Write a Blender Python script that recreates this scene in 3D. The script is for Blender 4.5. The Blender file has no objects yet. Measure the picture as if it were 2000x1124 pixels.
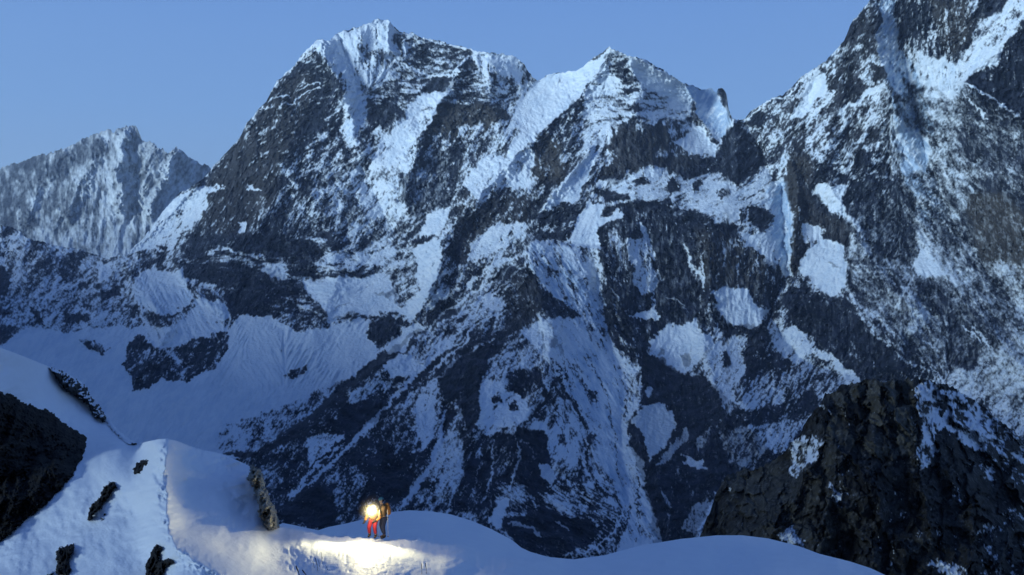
import bpy, bmesh, math, random
import numpy as np
from mathutils import Vector, Matrix
R = math.radians
sc = bpy.context.scene
COL = sc.collection

# ---------------------------------------------------------------- camera
F = 1600.0                     # focal length in photo pixels (photo 2000 x 1124)
cam_d = bpy.data.cameras.new('camera'); cam = bpy.data.objects.new('camera', cam_d); COL.objects.link(cam)
cam_d.sensor_width = 36.0; cam_d.lens = 36.0 * F / 2000.0
cam_d.clip_start = 0.1; cam_d.clip_end = 200000
cam.location = (0, 0, 0); cam.rotation_euler = (R(90), 0, 0)
sc.camera = cam

# ---------------------------------------------------------------- sky, sun, exposure
SUN_AZ, SUN_EL = R(-120), R(9)      # azimuth from +Y towards +X (behind the camera, left), elevation
world = bpy.data.worlds.new('World'); sc.world = world; world.use_nodes = True
wn = world.node_tree; wn.nodes.clear()
def N(nt, t, **kw):
    n = nt.nodes.new(t)
    for k, v in kw.items(): setattr(n, k, v)
    return n
sky = N(wn, 'ShaderNodeTexSky', sky_type='NISHITA', sun_disc=False)
sky.sun_elevation = R(6); sky.sun_rotation = SUN_AZ; sky.altitude = 5200; sky.air_density = 1.0; sky.dust_density = 0.3; sky.ozone_density = 2.0
tint = N(wn, 'ShaderNodeMix', data_type='RGBA', blend_type='MULTIPLY'); tint.inputs[0].default_value = 1.0
tint.inputs[7].default_value = (1.0, 1.0, 1.0, 1)
bg = N(wn, 'ShaderNodeBackground'); bg.inputs[1].default_value = 0.15
wo = N(wn, 'ShaderNodeOutputWorld')
# twilight gradient (the glow of the sky itself, by elevation of the view direction)
tc = N(wn, 'ShaderNodeTexCoord'); sx = N(wn, 'ShaderNodeSeparateXYZ')
ramp = N(wn, 'ShaderNodeValToRGB')
wn.links.new(tc.outputs['Generated'], sx.inputs[0]); wn.links.new(sx.outputs['Z'], ramp.inputs[0])
def lin(r, g, b):
    f = lambda c: (c/255/12.92) if c/255 <= 0.04045 else ((c/255+0.055)/1.055)**2.4
    return (f(r), f(g), f(b), 1)
cr = ramp.color_ramp
cr.elements[0].position = 0.0; cr.elements[0].color = lin(140, 170, 212)
cr.elements[1].position = 1.0; cr.elements[1].color = lin(44, 72, 134)
for p, c in ((0.10, lin(138, 173, 215)), (0.20, lin(124, 166, 221)), (0.34, lin(108, 152, 219)), (0.55, lin(70, 106, 176)), (0.8, lin(52, 82, 148))):
    e = cr.elements.new(p); e.color = c
skymix = N(wn, 'ShaderNodeMix', data_type='RGBA'); skymix.inputs[0].default_value = 1.0
wn.links.new(sky.outputs[0], tint.inputs[6]); wn.links.new(tint.outputs[2], skymix.inputs[6])
# the ramp is in display units: divide by the background strength
dv = N(wn, 'ShaderNodeVectorMath', operation='SCALE'); dv.inputs[3].default_value = 1.0/0.15
wn.links.new(ramp.outputs[0], dv.inputs[0]); wn.links.new(dv.outputs[0], skymix.inputs[7])
skymix.inputs[0].default_value = 0.93
wn.links.new(skymix.outputs[2], bg.inputs[0]); wn.links.new(bg.outputs[0], wo.inputs[0])

sd = bpy.data.lights.new('sun', 'SUN'); sun = bpy.data.objects.new('sun', sd); COL.objects.link(sun)
sd.energy = 4.8; sd.angle = R(16); sd.color = (0.66, 0.87, 1.0)
sv = Vector((math.sin(SUN_AZ)*math.cos(SUN_EL), math.cos(SUN_AZ)*math.cos(SUN_EL), math.sin(SUN_EL)))
sun.rotation_euler = sv.to_track_quat('Z', 'Y').to_euler()

SHADE_RIDGE_H, HAZE, LAMP, HALO = 1090.0, 1.7e-5, 1500.0, 0.20
sc.view_settings.view_transform = 'Standard'; sc.view_settings.look = 'None'
sc.view_settings.exposure = 0.0; sc.view_settings.gamma = 1.0
sc.render.engine = 'CYCLES'
cy = sc.cycles
cy.use_denoising = True; cy.max_bounces = 5; cy.diffuse_bounces = 3; cy.volume_bounces = 1; cy.volume_max_steps = 64
cy.use_adaptive_sampling = True; cy.adaptive_threshold = 0.01

# ---------------------------------------------------------------- numpy helpers
def pts(s): return [tuple(float(a) for a in p.split(',')) for p in s.split()]
def ctab(s, x):
    p = np.array(pts(s)); o = np.argsort(p[:, 0]); return np.interp(x, p[o, 0], p[o, 1])
def P3(u, v, d): return ((u-1000)/F*d, d, (562-v)/F*d)

def grf(shape, step, lmin, lmax, beta=1.6, ang=None, an=1.0, seed=0):
    """unit-variance random field, wavelengths lmin..lmax photo px; streaks run along `ang` (deg, up-right positive)"""
    rs = np.random.RandomState(seed); h, w = shape
    fx = np.fft.rfftfreq(w)[None, :]/step; fy = np.fft.fftfreq(h)[:, None]/step
    if ang is not None:
        a = math.radians(ang); c, s = math.cos(a), -math.sin(a)
        fp = fx*c+fy*s; fq = -fx*s+fy*c
        f = np.sqrt((fp*an)**2+fq**2)
    else: f = np.sqrt(fx**2+fy**2)
    S = np.zeros_like(f); m = (f > 1.0/lmax) & (f < 1.0/lmin); S[m] = f[m]**(-beta)
    z = np.fft.irfft2(np.fft.rfft2(rs.randn(h, w))*S, s=shape)
    return z/(z.std()+1e-12)

def blur(a, sig):
    if sig < 0.3: return a
    r = int(3*sig+1); k = np.exp(-0.5*(np.arange(-r, r+1)/sig)**2); k /= k.sum()
    p = np.pad(a, r, mode='edge')
    h, w = a.shape; t = np.zeros((h+2*r, w))
    for i in range(2*r+1): t += k[i]*p[:, i:i+w]
    o = np.zeros((h, w))
    for i in range(2*r+1): o += k[i]*t[i:i+h, :]
    return o

class Maps:
    def __init__(s, u0, u1, v0, v1, step, seed=1, warp=5.0):
        s.u0, s.v0, s.step = u0, v0, step
        s.U, s.V = np.meshgrid(np.arange(u0, u1, step), np.arange(v0, v1, step)); s.shape = s.U.shape
        s.seed = seed
        s.WU = s.U + warp*(0.8*grf(s.shape, step, 18, 90, 1.6, seed=seed+1) + .55*grf(s.shape, step, 5, 22, 1.3, seed=seed+2))
        s.WV = s.V + warp*(0.8*grf(s.shape, step, 18, 90, 1.6, seed=seed+3) + .55*grf(s.shape, step, 5, 22, 1.3, seed=seed+4))
    def new(s, v=0.0): return np.full(s.shape, float(v))
    def win(s, P, pad):
        a = np.array(P); i0 = max(0, int((a[:, 0].min()-pad-s.u0)/s.step)); i1 = int((a[:, 0].max()+pad-s.u0)/s.step)+2
        j0 = max(0, int((a[:, 1].min()-pad-s.v0)/s.step)); j1 = int((a[:, 1].max()+pad-s.v0)/s.step)+2
        return slice(j0, min(j1, s.shape[0])), slice(i0, min(i1, s.shape[1]))
    def poly(s, m, P, val, soft=2.0, warp=True, op='mix'):
        if isinstance(P, str): P = pts(P)
        w = s.win(P, 25+soft*3); X = (s.WU if warp else s.U)[w]; Y = (s.WV if warp else s.V)[w]
        if X.size == 0: return
        ins = np.zeros(X.shape, bool); n = len(P)
        for i in range(n):
            x1, y1 = P[i]; x2, y2 = P[(i+1) % n]
            if y1 == y2: continue
            c = (y1 > Y) != (y2 > Y)
            ins ^= c & (X < (x2-x1)*(Y-y1)/(y2-y1)+x1)
        a = blur(ins.astype(float), soft*.62/s.step)
        if op == 'mix': m[w] = m[w]*(1-a)+val*a
        else: m[w] += val*a
    def sdist(s, P, pad, warp=True):
        w = s.win(P, pad); X = (s.WU if warp else s.U)[w]; Y = (s.WV if warp else s.V)[w]
        D = np.full(X.shape, 1e9); T = np.zeros(X.shape); n = len(P)
        for i in range(n-1):
            x1, y1 = P[i]; x2, y2 = P[i+1]; dx, dy = x2-x1, y2-y1; L = dx*dx+dy*dy+1e-9
            t = np.clip(((X-x1)*dx+(Y-y1)*dy)/L, 0, 1); d = np.hypot(X-x1-t*dx, Y-y1-t*dy)
            b = d < D; D[b] = d[b]; T[b] = ((i+t)/(n-1))[b]
        return w, D, T
    def stroke(s, m, P, width, val, warp=True):
        if isinstance(P, str): P = pts(P)
        w, D, T = s.sdist(P, width*2+20, warp)
        if D.size == 0: return
        a = np.clip((width*0.5*(1-0.45*np.abs(2*T-1)**3) - D)/max(1.2, width*0.25)+0.5, 0, 1)
        m[w] = m[w]*(1-a)+val*a
    def ridge(s, m, P, width, amp):
        if isinstance(P, str): P = pts(P)
        w, D, T = s.sdist(P, width*4)
        if D.size == 0: return
        fall = np.exp(-np.sqrt((D/width)**2+0.01)*1.1)*np.clip(np.minimum(T, 1-T)*8+0.25, 0, 1)
        m[w] += amp*fall
    def sample(s, m, u, v):
        x = np.clip((u-s.u0)/s.step, 0, s.shape[1]-1.001); y = np.clip((v-s.v0)/s.step, 0, s.shape[0]-1.001)
        i = x.astype(int); j = y.astype(int); fx = x-i; fy = y-j
        return (m[j, i]*(1-fx)+m[j, i+1]*fx)*(1-fy)+(m[j+1, i]*(1-fx)+m[j+1, i+1]*fx)*fy

def tps(ctrl, u, v, lam=1e-4):
    c = np.array(ctrl, float); S = 500.0; X = c[:, :2]/S; n = len(c)
    def phi(r2): return r2*np.log(r2+1e-12)*0.5
    r2 = ((X[:, None]-X[None])**2).sum(-1); K = phi(r2)+lam*np.eye(n)
    Pm = np.hstack([np.ones((n, 1)), X]); A = np.block([[K, Pm], [Pm.T, np.zeros((3, 3))]])
    sol = np.linalg.solve(A, np.concatenate([c[:, 2], np.zeros(3)]))
    uu, vv = u/S, v/S; o = sol[n]+sol[n+1]*uu+sol[n+2]*vv
    for i in range(n): o = o + sol[i]*phi((uu-X[i, 0])**2+(vv-X[i, 1])**2)
    return o

def oriented(M, angmap, lmin, lmax, beta, an, seed):
    """mix of streaky fields following the angle map"""
    K = 6; z = 0; w2 = 0
    for k in range(K):
        a = k*180.0/K
        d = np.abs((angmap-a+90) % 180-90)
        w = np.clip(1-d/(180.0/K), 0, 1)
        z = z + w*grf(M.shape, M.step, lmin, lmax, beta, a, an, seed+k*7); w2 = w2+w*w
    return z/np.sqrt(w2+1e-9)

def cells(X, Y, size, ang, an, seed):
    """broken rock: jittered cells along `ang`; returns (random value of the block, distance to its joint, facet height)"""
    a = math.radians(ang); c, s_ = math.cos(a), -math.sin(a)
    P_ = (X*c+Y*s_)/(size*an); Q_ = (-X*s_+Y*c)/size
    i0 = np.floor(P_).astype(np.int64); j0 = np.floor(Q_).astype(np.int64)
    T = np.random.RandomState(seed).rand(5, 64, 64)
    f1 = np.full(X.shape, 9.0); f2 = f1.copy(); val = np.zeros(X.shape); fac = np.zeros(X.shape)
    for di in (-1, 0, 1):
        for dj in (-1, 0, 1):
            i = (i0+di) & 63; j = (j0+dj) & 63
            dx = (i0+di+T[0][i, j])-P_; dy = (j0+dj+T[1][i, j])-Q_; d = dx*dx+dy*dy
            b = d < f1; f2 = np.where(b, f1, np.minimum(f2, d))
            val = np.where(b, T[2][i, j], val); fac = np.where(b, (T[3][i, j]-.5)*dx+(T[4][i, j]-.5)*dy, fac); f1 = np.where(b, d, f1)
    return val*2-1, np.sqrt(f2)-np.sqrt(f1), fac
def cell_bank(M_, angmap, size, an, seed, wob):
    n = M_.shape; w1 = grf(n, M_.step, size*.35, size*2.5, 1.2, seed=seed+50)*size*wob; w2 = grf(n, M_.step, size*.35, size*2.5, 1.2, seed=seed+51)*size*wob
    out = [0, 0, 0]; W_ = 0; K = 4
    for k in range(K):
        a = k*180.0/K; d = np.abs((angmap-a+90) % 180-90); w = np.clip((1-d/(180.0/K))*2-.5, 0, 1); W_ = W_+w
        r = cells(M_.U+w1, M_.V+w2, size, a+4, an, seed+k)
        for q in range(3): out[q] = out[q]+w*r[q]
    return [o/np.maximum(W_, .3) for o in out]

def grid_object(name, X, Y, Z, mat, attrs=None, smooth=True):
    h, w = X.shape
    co = np.stack([X, Y, Z], -1).reshape(-1, 3).astype(np.float32)
    idx = np.arange(h*w).reshape(h, w)
    q = np.stack([idx[:-1, :-1], idx[1:, :-1], idx[1:, 1:], idx[:-1, 1:]], -1).reshape(-1, 4)
    me = bpy.data.meshes.new(name)
    me.vertices.add(len(co)); me.vertices.foreach_set('co', co.ravel())
    me.loops.add(q.size); me.loops.foreach_set('vertex_index', q.ravel().astype(np.int32))
    me.polygons.add(len(q)); me.polygons.foreach_set('loop_start', np.arange(0, q.size, 4, dtype=np.int32))
    me.update(calc_edges=True)
    if smooth: me.polygons.foreach_set('use_smooth', np.ones(len(q), bool))
    for k, a in (attrs or {}).items():
        at = me.attributes.new(k, 'FLOAT', 'POINT'); at.data.foreach_set('value', a.reshape(-1).astype(np.float32))
    me.materials.append(mat)
    o = bpy.data.objects.new(name, me); COL.objects.link(o)
    return o

def layer(name, M, crest, bottom, step, depth, mat, attrs, back_depth, back_drop, jag=0.0, seed=5, urange=None, foot=None):
    """terrain sheet: front face from `bottom` up to its crest line, then over the crest and down the far side"""
    u0, u1 = urange or (M.u0+2*M.step, M.u0+M.step*(M.shape[1]-3))
    u = np.arange(u0, u1, step); vc = ctab(crest, u)
    if jag:
        j = grf((4, 4096), step, 4, 60, 1.0, seed=seed)[0][:len(u)]; vc = vc+jag*j
    nr = int((bottom-vc.min())/step)
    t = np.linspace(0, 1, nr)[:, None]
    Vv = vc[None, :]+(bottom-vc[None, :])*t; Uu = np.repeat(u[None, :], nr, 0)
    D = M.sample(depth, Uu, Vv)
    # far side
    nb = 7; tb = (np.arange(nb, 0, -1)/nb)[:, None]
    X, Y, Z = P3(Uu, Vv, D)
    dc = D[0:1]; xc, yc, zc = X[0:1], Y[0:1], Z[0:1]
    Db = dc+back_depth*tb
    Xb = xc*Db/dc; Yb = Db; Zb = np.minimum(zc, zc*Db/dc)-back_drop*tb**2.2
    X = np.vstack([Xb, X]); Y = np.vstack([Yb, Y]); Z = np.vstack([Zb, Z])
    at = {}
    for k, m in attrs.items():
        s_ = M.sample(m, Uu, Vv); at[k] = np.vstack([np.repeat(s_[0:1], nb, 0), s_])
    if foot is not None:
        fx, fy, fz = foot(X[-1], Y[-1], Z[-1]); X = np.vstack([X, fx]); Y = np.vstack([Y, fy]); Z = np.vstack([Z, fz])
        for k in at: at[k] = np.vstack([at[k], np.repeat(at[k][-1:], fx.shape[0], 0)])
    return grid_object(name, X, Y, Z, mat, at)

# ---------------------------------------------------------------- materials
def nmat(name):
    m = bpy.data.materials.new(name); m.use_nodes = True; nt = m.node_tree; nt.nodes.clear()
    b = N(nt, 'ShaderNodeBsdfPrincipled'); o = N(nt, 'ShaderNodeOutputMaterial'); nt.links.new(b.outputs[0], o.inputs[0])
    b.inputs['Roughness'].default_value = 0.85; b.inputs['Specular IOR Level'].default_value = 0.15
    return m, nt, b
def mixc(nt, fac, a, b):
    m = N(nt, 'ShaderNodeMix', data_type='RGBA')
    for s_, x in ((m.inputs[0], fac), (m.inputs[6], a), (m.inputs[7], b)):
        if isinstance(x, bpy.types.NodeSocket): nt.links.new(x, s_)
        else: s_.default_value = x
    return m.outputs[2]
def mth(nt, op, a, b=0.0, clamp=False):
    m = N(nt, 'ShaderNodeMath', operation=op); m.use_clamp = clamp
    for s_, x in ((m.inputs[0], a), (m.inputs[1], b)):
        if isinstance(x, bpy.types.NodeSocket): nt.links.new(x, s_)
        else: s_.default_value = x
    return m.outputs[0]
def noise(nt, scale, stretch=(1, 1, 1), detail=5, rough=0.6, dist=0.0):
    c = N(nt, 'ShaderNodeTexCoord'); mp = N(nt, 'ShaderNodeMapping'); mp.inputs['Scale'].default_value = stretch
    n = N(nt, 'ShaderNodeTexNoise'); n.inputs['Scale'].default_value = scale; n.inputs['Detail'].default_value = detail
    n.inputs['Roughness'].default_value = rough; n.inputs['Distortion'].default_value = dist
    nt.links.new(c.outputs['Object'], mp.inputs[0]); nt.links.new(mp.outputs[0], n.inputs[0]); return n.outputs[0]
def bump(nt, b, h, strength, dist):
    n = N(nt, 'ShaderNodeBump'); n.inputs['Strength'].default_value = strength; n.inputs['Distance'].default_value = dist
    nt.links.new(h, n.inputs['Height']); nt.links.new(n.outputs[0], b.inputs['Normal'])

def mountain_material(name, unit, rock_a, rock_b, tan, snow=(0.80, 0.84, 0.88, 1), bs=0.6):
    """rock with lying snow; `unit` is the size in metres of the finest rock structure"""
    m, nt, b = nmat(name)
    sa = N(nt, 'ShaderNodeAttribute', attribute_name='snow').outputs['Fac']
    ta = N(nt, 'ShaderNodeAttribute', attribute_name='tan').outputs['Fac']
    n1 = noise(nt, 1/(unit*6), (1, 1, 0.22), 6, 0.62)        # steep, water-streaked faces
    n2 = noise(nt, 1/(unit*2.2), (1, 1, 1), 5, 0.65)
    f = mth(nt, 'MULTIPLY_ADD', n1, 4.2); nt.nodes[-1].inputs[2].default_value = -1.75
    f.node.use_clamp = True
    rock = mixc(nt, f, rock_a, rock_b)
    rock = mixc(nt, ta, rock, mixc(nt, f, tuple(c*0.55 for c in tan[:3])+(1,), tan))
    # break up the snow edge
    e = mth(nt, 'ADD', sa, mth(nt, 'MULTIPLY', mth(nt, 'SUBTRACT', n2, 0.5), 0.36))
    mr = N(nt, 'ShaderNodeMapRange'); mr.interpolation_type = 'SMOOTHSTEP'
    mr.inputs[1].default_value = 0.09; mr.inputs[2].default_value = 0.88; mr.interpolation_type = 'LINEAR'
    nt.links.new(e, mr.inputs[0])
    n3 = noise(nt, 1/(unit*25), (1, 1, 0.5), 4, 0.6)
    sn = mixc(nt, mth(nt, 'MULTIPLY_ADD', n3, 1.8, ), snow, snow)
    sn = mixc(nt, n3, tuple(c*0.86 for c in snow[:3])+(1,), snow)
    sn = mixc(nt, N(nt, 'ShaderNodeAttribute', attribute_name='ice_shade').outputs['Fac'], sn, (0.42, 0.53, 0.66, 1))
    col = mixc(nt, mr.outputs[0], rock, sn)
    nt.links.new(col, b.inputs['Base Color'])
    bump(nt, b, n2, bs, unit*1.5)
    return m

# ================================================================ THE GREAT MOUNTAIN WALL
# survey of the wall: outline points (photo pixels), snow cover 0..1
MST = 1.6
M = Maps(-130, 2150, -330, 1300, MST, seed=11, warp=2.6)
cov = M.new(0.42)
BIG = [
 # --- broad regions first
 ("415,335 472,263 536,169 581,127 624,109 642,127 672,169 666,257 640,300 640,420 660,480 600,500 470,500 360,510 380,430", .13, 4),
 ("548,340 618,278 660,257 672,290 733,340 700,420 660,440 600,380", .36, 4),
 ("500,380 600,380 660,430 680,480 600,500 480,460", .26, 5),
 ("620,80 645,80 660,65 700,55 740,36 758,38 775,60 790,66 775,90 800,110 750,105 720,115 700,130 690,150 700,175 690,182 670,150 645,120 625,105 612,95", .97, 2),
 ("700,95 760,100 775,130 795,180 700,190 690,150", .66, 4),
 ("700,165 790,150 860,190 800,215 760,195 700,195", .36, 3),
 ("768,64 800,68 850,83 900,93 925,98 905,117 860,127 810,127 778,102", .36, 2),
 ("841,150 899,148 872,182 817,182", .03, 1),
 ("914,106 1000,104 1030,130 1005,181 959,181 938,145", .84, 3),
 ("899,121 944,145 959,181 962,206 884,193 884,175", .36, 2),
 ("854,206 959,206 970,227 944,257 914,272 872,272 829,260", .06, 2),
 ("823,272 805,340 914,340 929,302 959,257 900,255", .26, 3),
 ("900,207 1006,213 1006,231 976,243 936,243 900,237", .07, 2),
 ("900,243 1000,237 1015,262 985,298 930,313 900,352", .40, 3),
 ("900,93 1006,111 1024,140 990,140 960,128 930,110", .93, 2),
 ("954,141 1042,165 1015,195 1000,231 960,201", .55, 2),
 ("684,181 720,187 714,212 717,236 705,260 702,284 678,290 663,260 672,236 669,196", .84, 3),
 ("717,190 763,193 796,224 757,248 720,242", .14, 2),
 ("814,187 872,181 854,218 823,251 811,290 793,340 716,340 742,272 793,236 800,212", .94, 2),
 ("681,330 790,330 781,350 772,389 796,410 772,456 730,429 694,392", .76, 3),
 ("790,350 893,350 878,404 802,423 787,386", .14, 3),
 # saddle + second peak
 ("1045,162 1060,150 1081,142 1124,139 1166,115 1190,92 1199,98 1181,120 1160,150 1139,180 1112,213 1069,247 1033,280 1000,310 985,301 1015,262 1000,231 1015,195", .97, 1.5),
 ("1081,156 1108,158 1100,168 1086,166", .5, 1.5),
 ("1166,150 1190,108 1260,120 1308,153 1338,165 1354,219 1323,237 1233,231 1202,243 1190,286 1142,292 1130,237 1142,186", .74, 2),
 ("1118,195 1139,186 1133,219 1124,262 1112,292 1100,304 1087,292 1094,256 1118,231", .26, 2),
 ("1178,107 1192,97 1199,105 1184,116", .2, 1),
 ("1208,122 1220,114 1217,135 1248,144 1260,159 1220,165 1205,153", .30, 1.2),
 ("1214,174 1245,174 1242,183 1220,183", .12, 1.2),
 ("1221,108 1257,116 1308,148 1338,165 1350,210 1329,219 1263,171 1233,141", .96, 1.5),
 ("1218,237 1236,231 1239,256 1254,262 1260,247 1305,244 1308,271 1311,292 1287,289 1278,301 1323,310 1360,301 1372,316 1366,340 1338,352 1308,331 1263,322 1227,331 1214,358 1190,364 1172,340 1172,325 1196,316 1214,298 1187,292 1205,256", .05, 1.3),
 ("1338,268 1369,243 1384,268 1408,286 1396,307 1375,298 1354,301 1314,280", .98, 1.2),
 ("1257,117 1323,156 1354,171 1384,174 1402,180 1426,228 1429,243 1414,268 1408,283 1372,237 1338,165", .99, 1),
 ("1396,178 1404,171 1414,176 1421,190 1421,209 1411,203", .04, 1),
 ("1414,268 1432,243 1444,231 1456,256 1475,268 1493,313 1468,343 1444,340 1438,361 1420,349 1396,337 1372,343 1366,316 1396,307", .08, 1.5),
 ("1220,352 1263,325 1305,334 1338,352 1372,340 1414,346 1438,364 1500,328 1512,376 1509,415 1445,440 1400,436 1357,410 1300,403 1227,378 1172,378 1160,350", .82, 2),
 ("1045,262 1072,256 1081,280 1094,307 1109,322 1100,358 1069,367 1036,340 1045,307", .10, 1.5),
 ("1160,289 1166,307 1154,340 1136,370 1124,392 1081,400 1050,415 1081,380 1106,349 1136,316", .98, 1.2),
 ("900,355 936,316 985,307 1003,310 1033,290 1045,300 1036,340 1033,367 1006,371 985,368 960,380 940,390 902,372", .92, 2),
 # right massif
 ("1460,225 1530,187 1566,151 1612,121 1648,82 1663,45 1700,-5 1712,-10 1718,60 1720,110 1735,150 1740,185 1760,340 1700,350 1600,330 1540,290 1480,262", .47, 4),
 ("1663,45 1699,0 1714,6 1720,54 1690,85 1648,97 1648,82", .14, 1.5),
 ("1636,169 1672,145 1696,169 1687,194 1651,212 1630,200", .08, 1.2),
 ("1696,121 1730,133 1730,157 1702,157", .08, 1.2),
 ("1542,206 1569,181 1578,212 1575,230 1563,206 1545,218", .12, 1.2),
 ("1457,230 1485,212 1488,236 1485,257", .08, 1.2),
 ("1615,251 1633,245 1627,260 1612,263", .06, 1),
 ("1587,142 1618,151 1612,175 1594,194 1569,230 1542,233 1578,181", .93, 1.5),
 ("1714,-330 1742,-330 1742,0 1754,60 1757,91 1778,121 1799,181 1778,169 1763,136 1760,194 1745,181 1718,115 1714,79 1720,30", .96, 2),
 ("1750,-330 2150,-330 2150,0 1896,0 1899,79 1866,127 1799,109 1775,91 1754,67 1757,6", .2, 3),
 ("1778,97 1866,127 1884,151 1878,181 1866,194 1817,187 1787,169 1772,127", .82, 3),
 ("1908,39 1956,24 1975,-40 2150,-90 2150,0 2000,42 1968,82 1950,121 1896,142 1878,181 1872,121 1902,79", .86, 2),
 ("1911,6 1956,-8 1956,18 1923,36 1911,24", .04, 1.5),
 ("2150,0 2000,42 1968,82 1950,127 1896,145 1884,163 1914,187 1956,206 2000,230 2150,330", .07, 2),
 ("1880,190 1914,187 1956,206 2150,330 2150,480 2000,420 1960,360 1900,300 1880,250", .13, 4),
 ("1775,157 1823,206 1848,242 1817,272 1751,224 1742,181 1763,194", .22, 3),
 ("1742,224 1817,272 1823,296 1800,350 1763,342 1751,272", .93, 3),
 ("1848,194 1866,194 1854,242 1866,272 1896,340 1823,340 1823,290", .5, 4),
 ("1530,340 1542,302 1563,284 1587,308 1569,340", .08, 1.5),
 ("1666,296 1690,293 1705,302 1702,327 1672,330 1664,312", .05, 1.2),
 ("1512,354 1539,354 1548,406 1548,451 1542,536 1533,542 1521,524 1512,481 1509,421 1497,379", .95, 1.5),
 ("1463,403 1500,406 1506,421 1503,451 1491,457 1476,439 1460,433", .06, 1.5),
 ("1442,415 1456,412 1454,436 1443,438", .08, 1),
 ("1448,460 1488,457 1509,451 1512,481 1518,524 1494,512 1497,497 1466,484", .97, 1.2),
 ("1530,354 1545,300 1581,300 1581,345 1593,382 1557,403 1566,463 1575,487 1563,524 1545,536 1551,421", .07, 1.5),
 ("1600,318 1651,333 1657,354 1636,370 1593,366 1581,345", .10, 1.5),
 ("1593,360 1654,366 1642,391 1654,421 1672,430 1687,457 1663,439 1618,400 1584,382", .9, 1.5),
 ("1560,400 1600,382 1624,415 1657,442 1660,481 1624,469 1600,469 1612,451 1594,439 1563,439", .04, 1.5),
 ("1660,354 1763,342 1793,391 1787,451 1793,494 1772,512 1687,463 1660,421 1642,391", .14, 3),
 ("1763,342 1823,330 1896,360 1872,421 1914,481 2000,572 2150,660 2150,760 1944,660 1872,566 1838,512 1817,481 1823,421 1793,370", .40, 8),
 ("1896,376 1944,391 2000,451 2150,560 2150,640 2000,518 1914,506 1872,427", .05, 3),
 ("1890,355 1930,345 2000,380 2150,520 2000,450 1940,390", .07, 2),
 ("1560,445 1572,439 1603,451 1606,472 1624,469 1651,481 1648,536 1654,560 1620,580 1600,560 1560,530 1575,487 1600,475", .95, 1.5),
 ("1651,486 1770,515 1778,530 1660,525", .22, 2),
 ("1655,530 1778,545 1770,600 1700,600 1665,570", .28, 3),
 ("1793,500 1802,487 1823,512 1841,524 1848,539 1790,536 1778,520", .93, 1.2),
 ("1787,542 1848,539 1872,572 1823,618 1790,590", .12, 2),
 ("1823,618 1872,572 1950,650 2000,700 2150,760 2150,900 2000,850 1843,734 1700,742 1760,670", .18, 8),
 ("1875,770 1840,725 1906,700 1950,680 2000,640 2150,740 2150,1000 2000,870", .60, 8),
 ("1545,560 1569,557 1612,578 1651,584 1672,605 1696,640 1760,690 1790,745 1672,745 1600,672 1551,640 1536,602 1527,587", .06, 2),
 # dark buttress under the second peak
 ("1178,407 1260,392 1300,403 1357,412 1381,429 1408,438 1439,447 1453,480 1496,498 1530,535 1535,560 1500,610 1472,566 1400,566 1390,572 1370,640 1330,640 1266,668 1260,720 1212,690 1187,652 1178,601 1181,531 1160,470", .09, 1.5),
 ("1157,456 1181,438 1227,435 1230,471 1230,519 1212,562 1178,580 1181,531 1169,495", .16, 1.5),
 ("1224,468 1263,468 1272,507 1296,544 1281,568 1257,574 1233,550 1230,507", .82, 1.5),
 ("1281,453 1327,480 1357,537 1372,607 1348,616 1333,637 1290,613 1278,574 1299,544 1290,501", .03, 1.5),
 ("1054,413 1145,392 1145,407 1121,435 1091,429 1054,441", .06, 1.2),
 ("1048,450 1115,453 1103,468 1054,471", .2, 1.2),
 ("1148,395 1175,395 1178,426 1206,413 1218,420 1163,450 1169,489 1151,486 1121,480 1115,465 1127,432", .97, 1.2),
 ("1178,377 1227,377 1230,389 1212,395 1181,395", .05, 1),
 ("1027,480 1070,471 1115,480 1169,492 1175,562 1181,622 1194,664 1212,690 1166,690 1121,628 1076,586 1030,513", .84, 1.6),
 ("1069,520 1091,525 1095,540 1075,545", .4, 2), ("1109,530 1135,545 1130,572 1112,560", .45, 2),
 ("1054,562 1100,592 1133,616 1103,625 1060,601 1030,640 990,655 985,600 1000,544 1048,537", .14, 1.5),
 ("1024,652 1054,622 1115,622 1169,690 1060,700", .9, 1.5),
 ("1230,619 1275,601 1290,622 1251,625", .93, 1),
 ("1266,668 1305,634 1333,637 1366,619 1366,649 1390,655 1390,690 1356,713 1330,730 1290,705", .97, 1.2),
 ("1393,572 1400,566 1457,563 1475,575 1475,596 1494,608 1506,602 1480,635 1466,645 1424,632 1397,600", .98, 1.2),
 ("1410,635 1500,640 1495,700 1420,690", .08, 2),
 ("1390,575 1400,600 1424,632 1420,650 1385,640 1378,600", .18, 2),
 # below the buttress
 ("1263,690 1290,700 1339,734 1377,734 1415,772 1411,802 1480,850 1540,930 1400,960 1350,1060 1280,1060 1259,945 1225,869 1234,815 1255,793 1255,717", .06, 1.5),
 ("1356,713 1390,675 1400,663 1459,650 1455,726 1413,802 1405,772 1377,734", .78, 1.5),
 ("1497,640 1552,640 1590,675 1569,709 1543,705 1518,688", .82, 1.5),
 ("1460,655 1515,690 1545,710 1500,725 1462,745 1455,726", .12, 1.5),
 ("1425,810 1451,760 1484,726 1539,747 1526,789 1484,802", .66, 2),
 ("1430,800 1530,790 1590,760 1600,800 1500,830 1430,838", .13, 2),
 ("1400,840 1484,831 1577,819 1577,835 1505,869 1476,920 1425,903 1404,861", .66, 2.5),
 ("1255,793 1293,785 1318,810 1318,840 1297,878 1280,886 1267,903 1263,852 1234,827", .98, 1.2),
 ("1263,755 1276,760 1268,782 1258,775", .9, 1),
 ("1280,911 1339,835 1343,852 1310,899", .88, 1.2),
 ("1331,886 1377,899 1377,920 1340,905", .9, 1),
 ("1356,861 1390,831 1385,861 1364,878", .75, 1.5),
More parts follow.
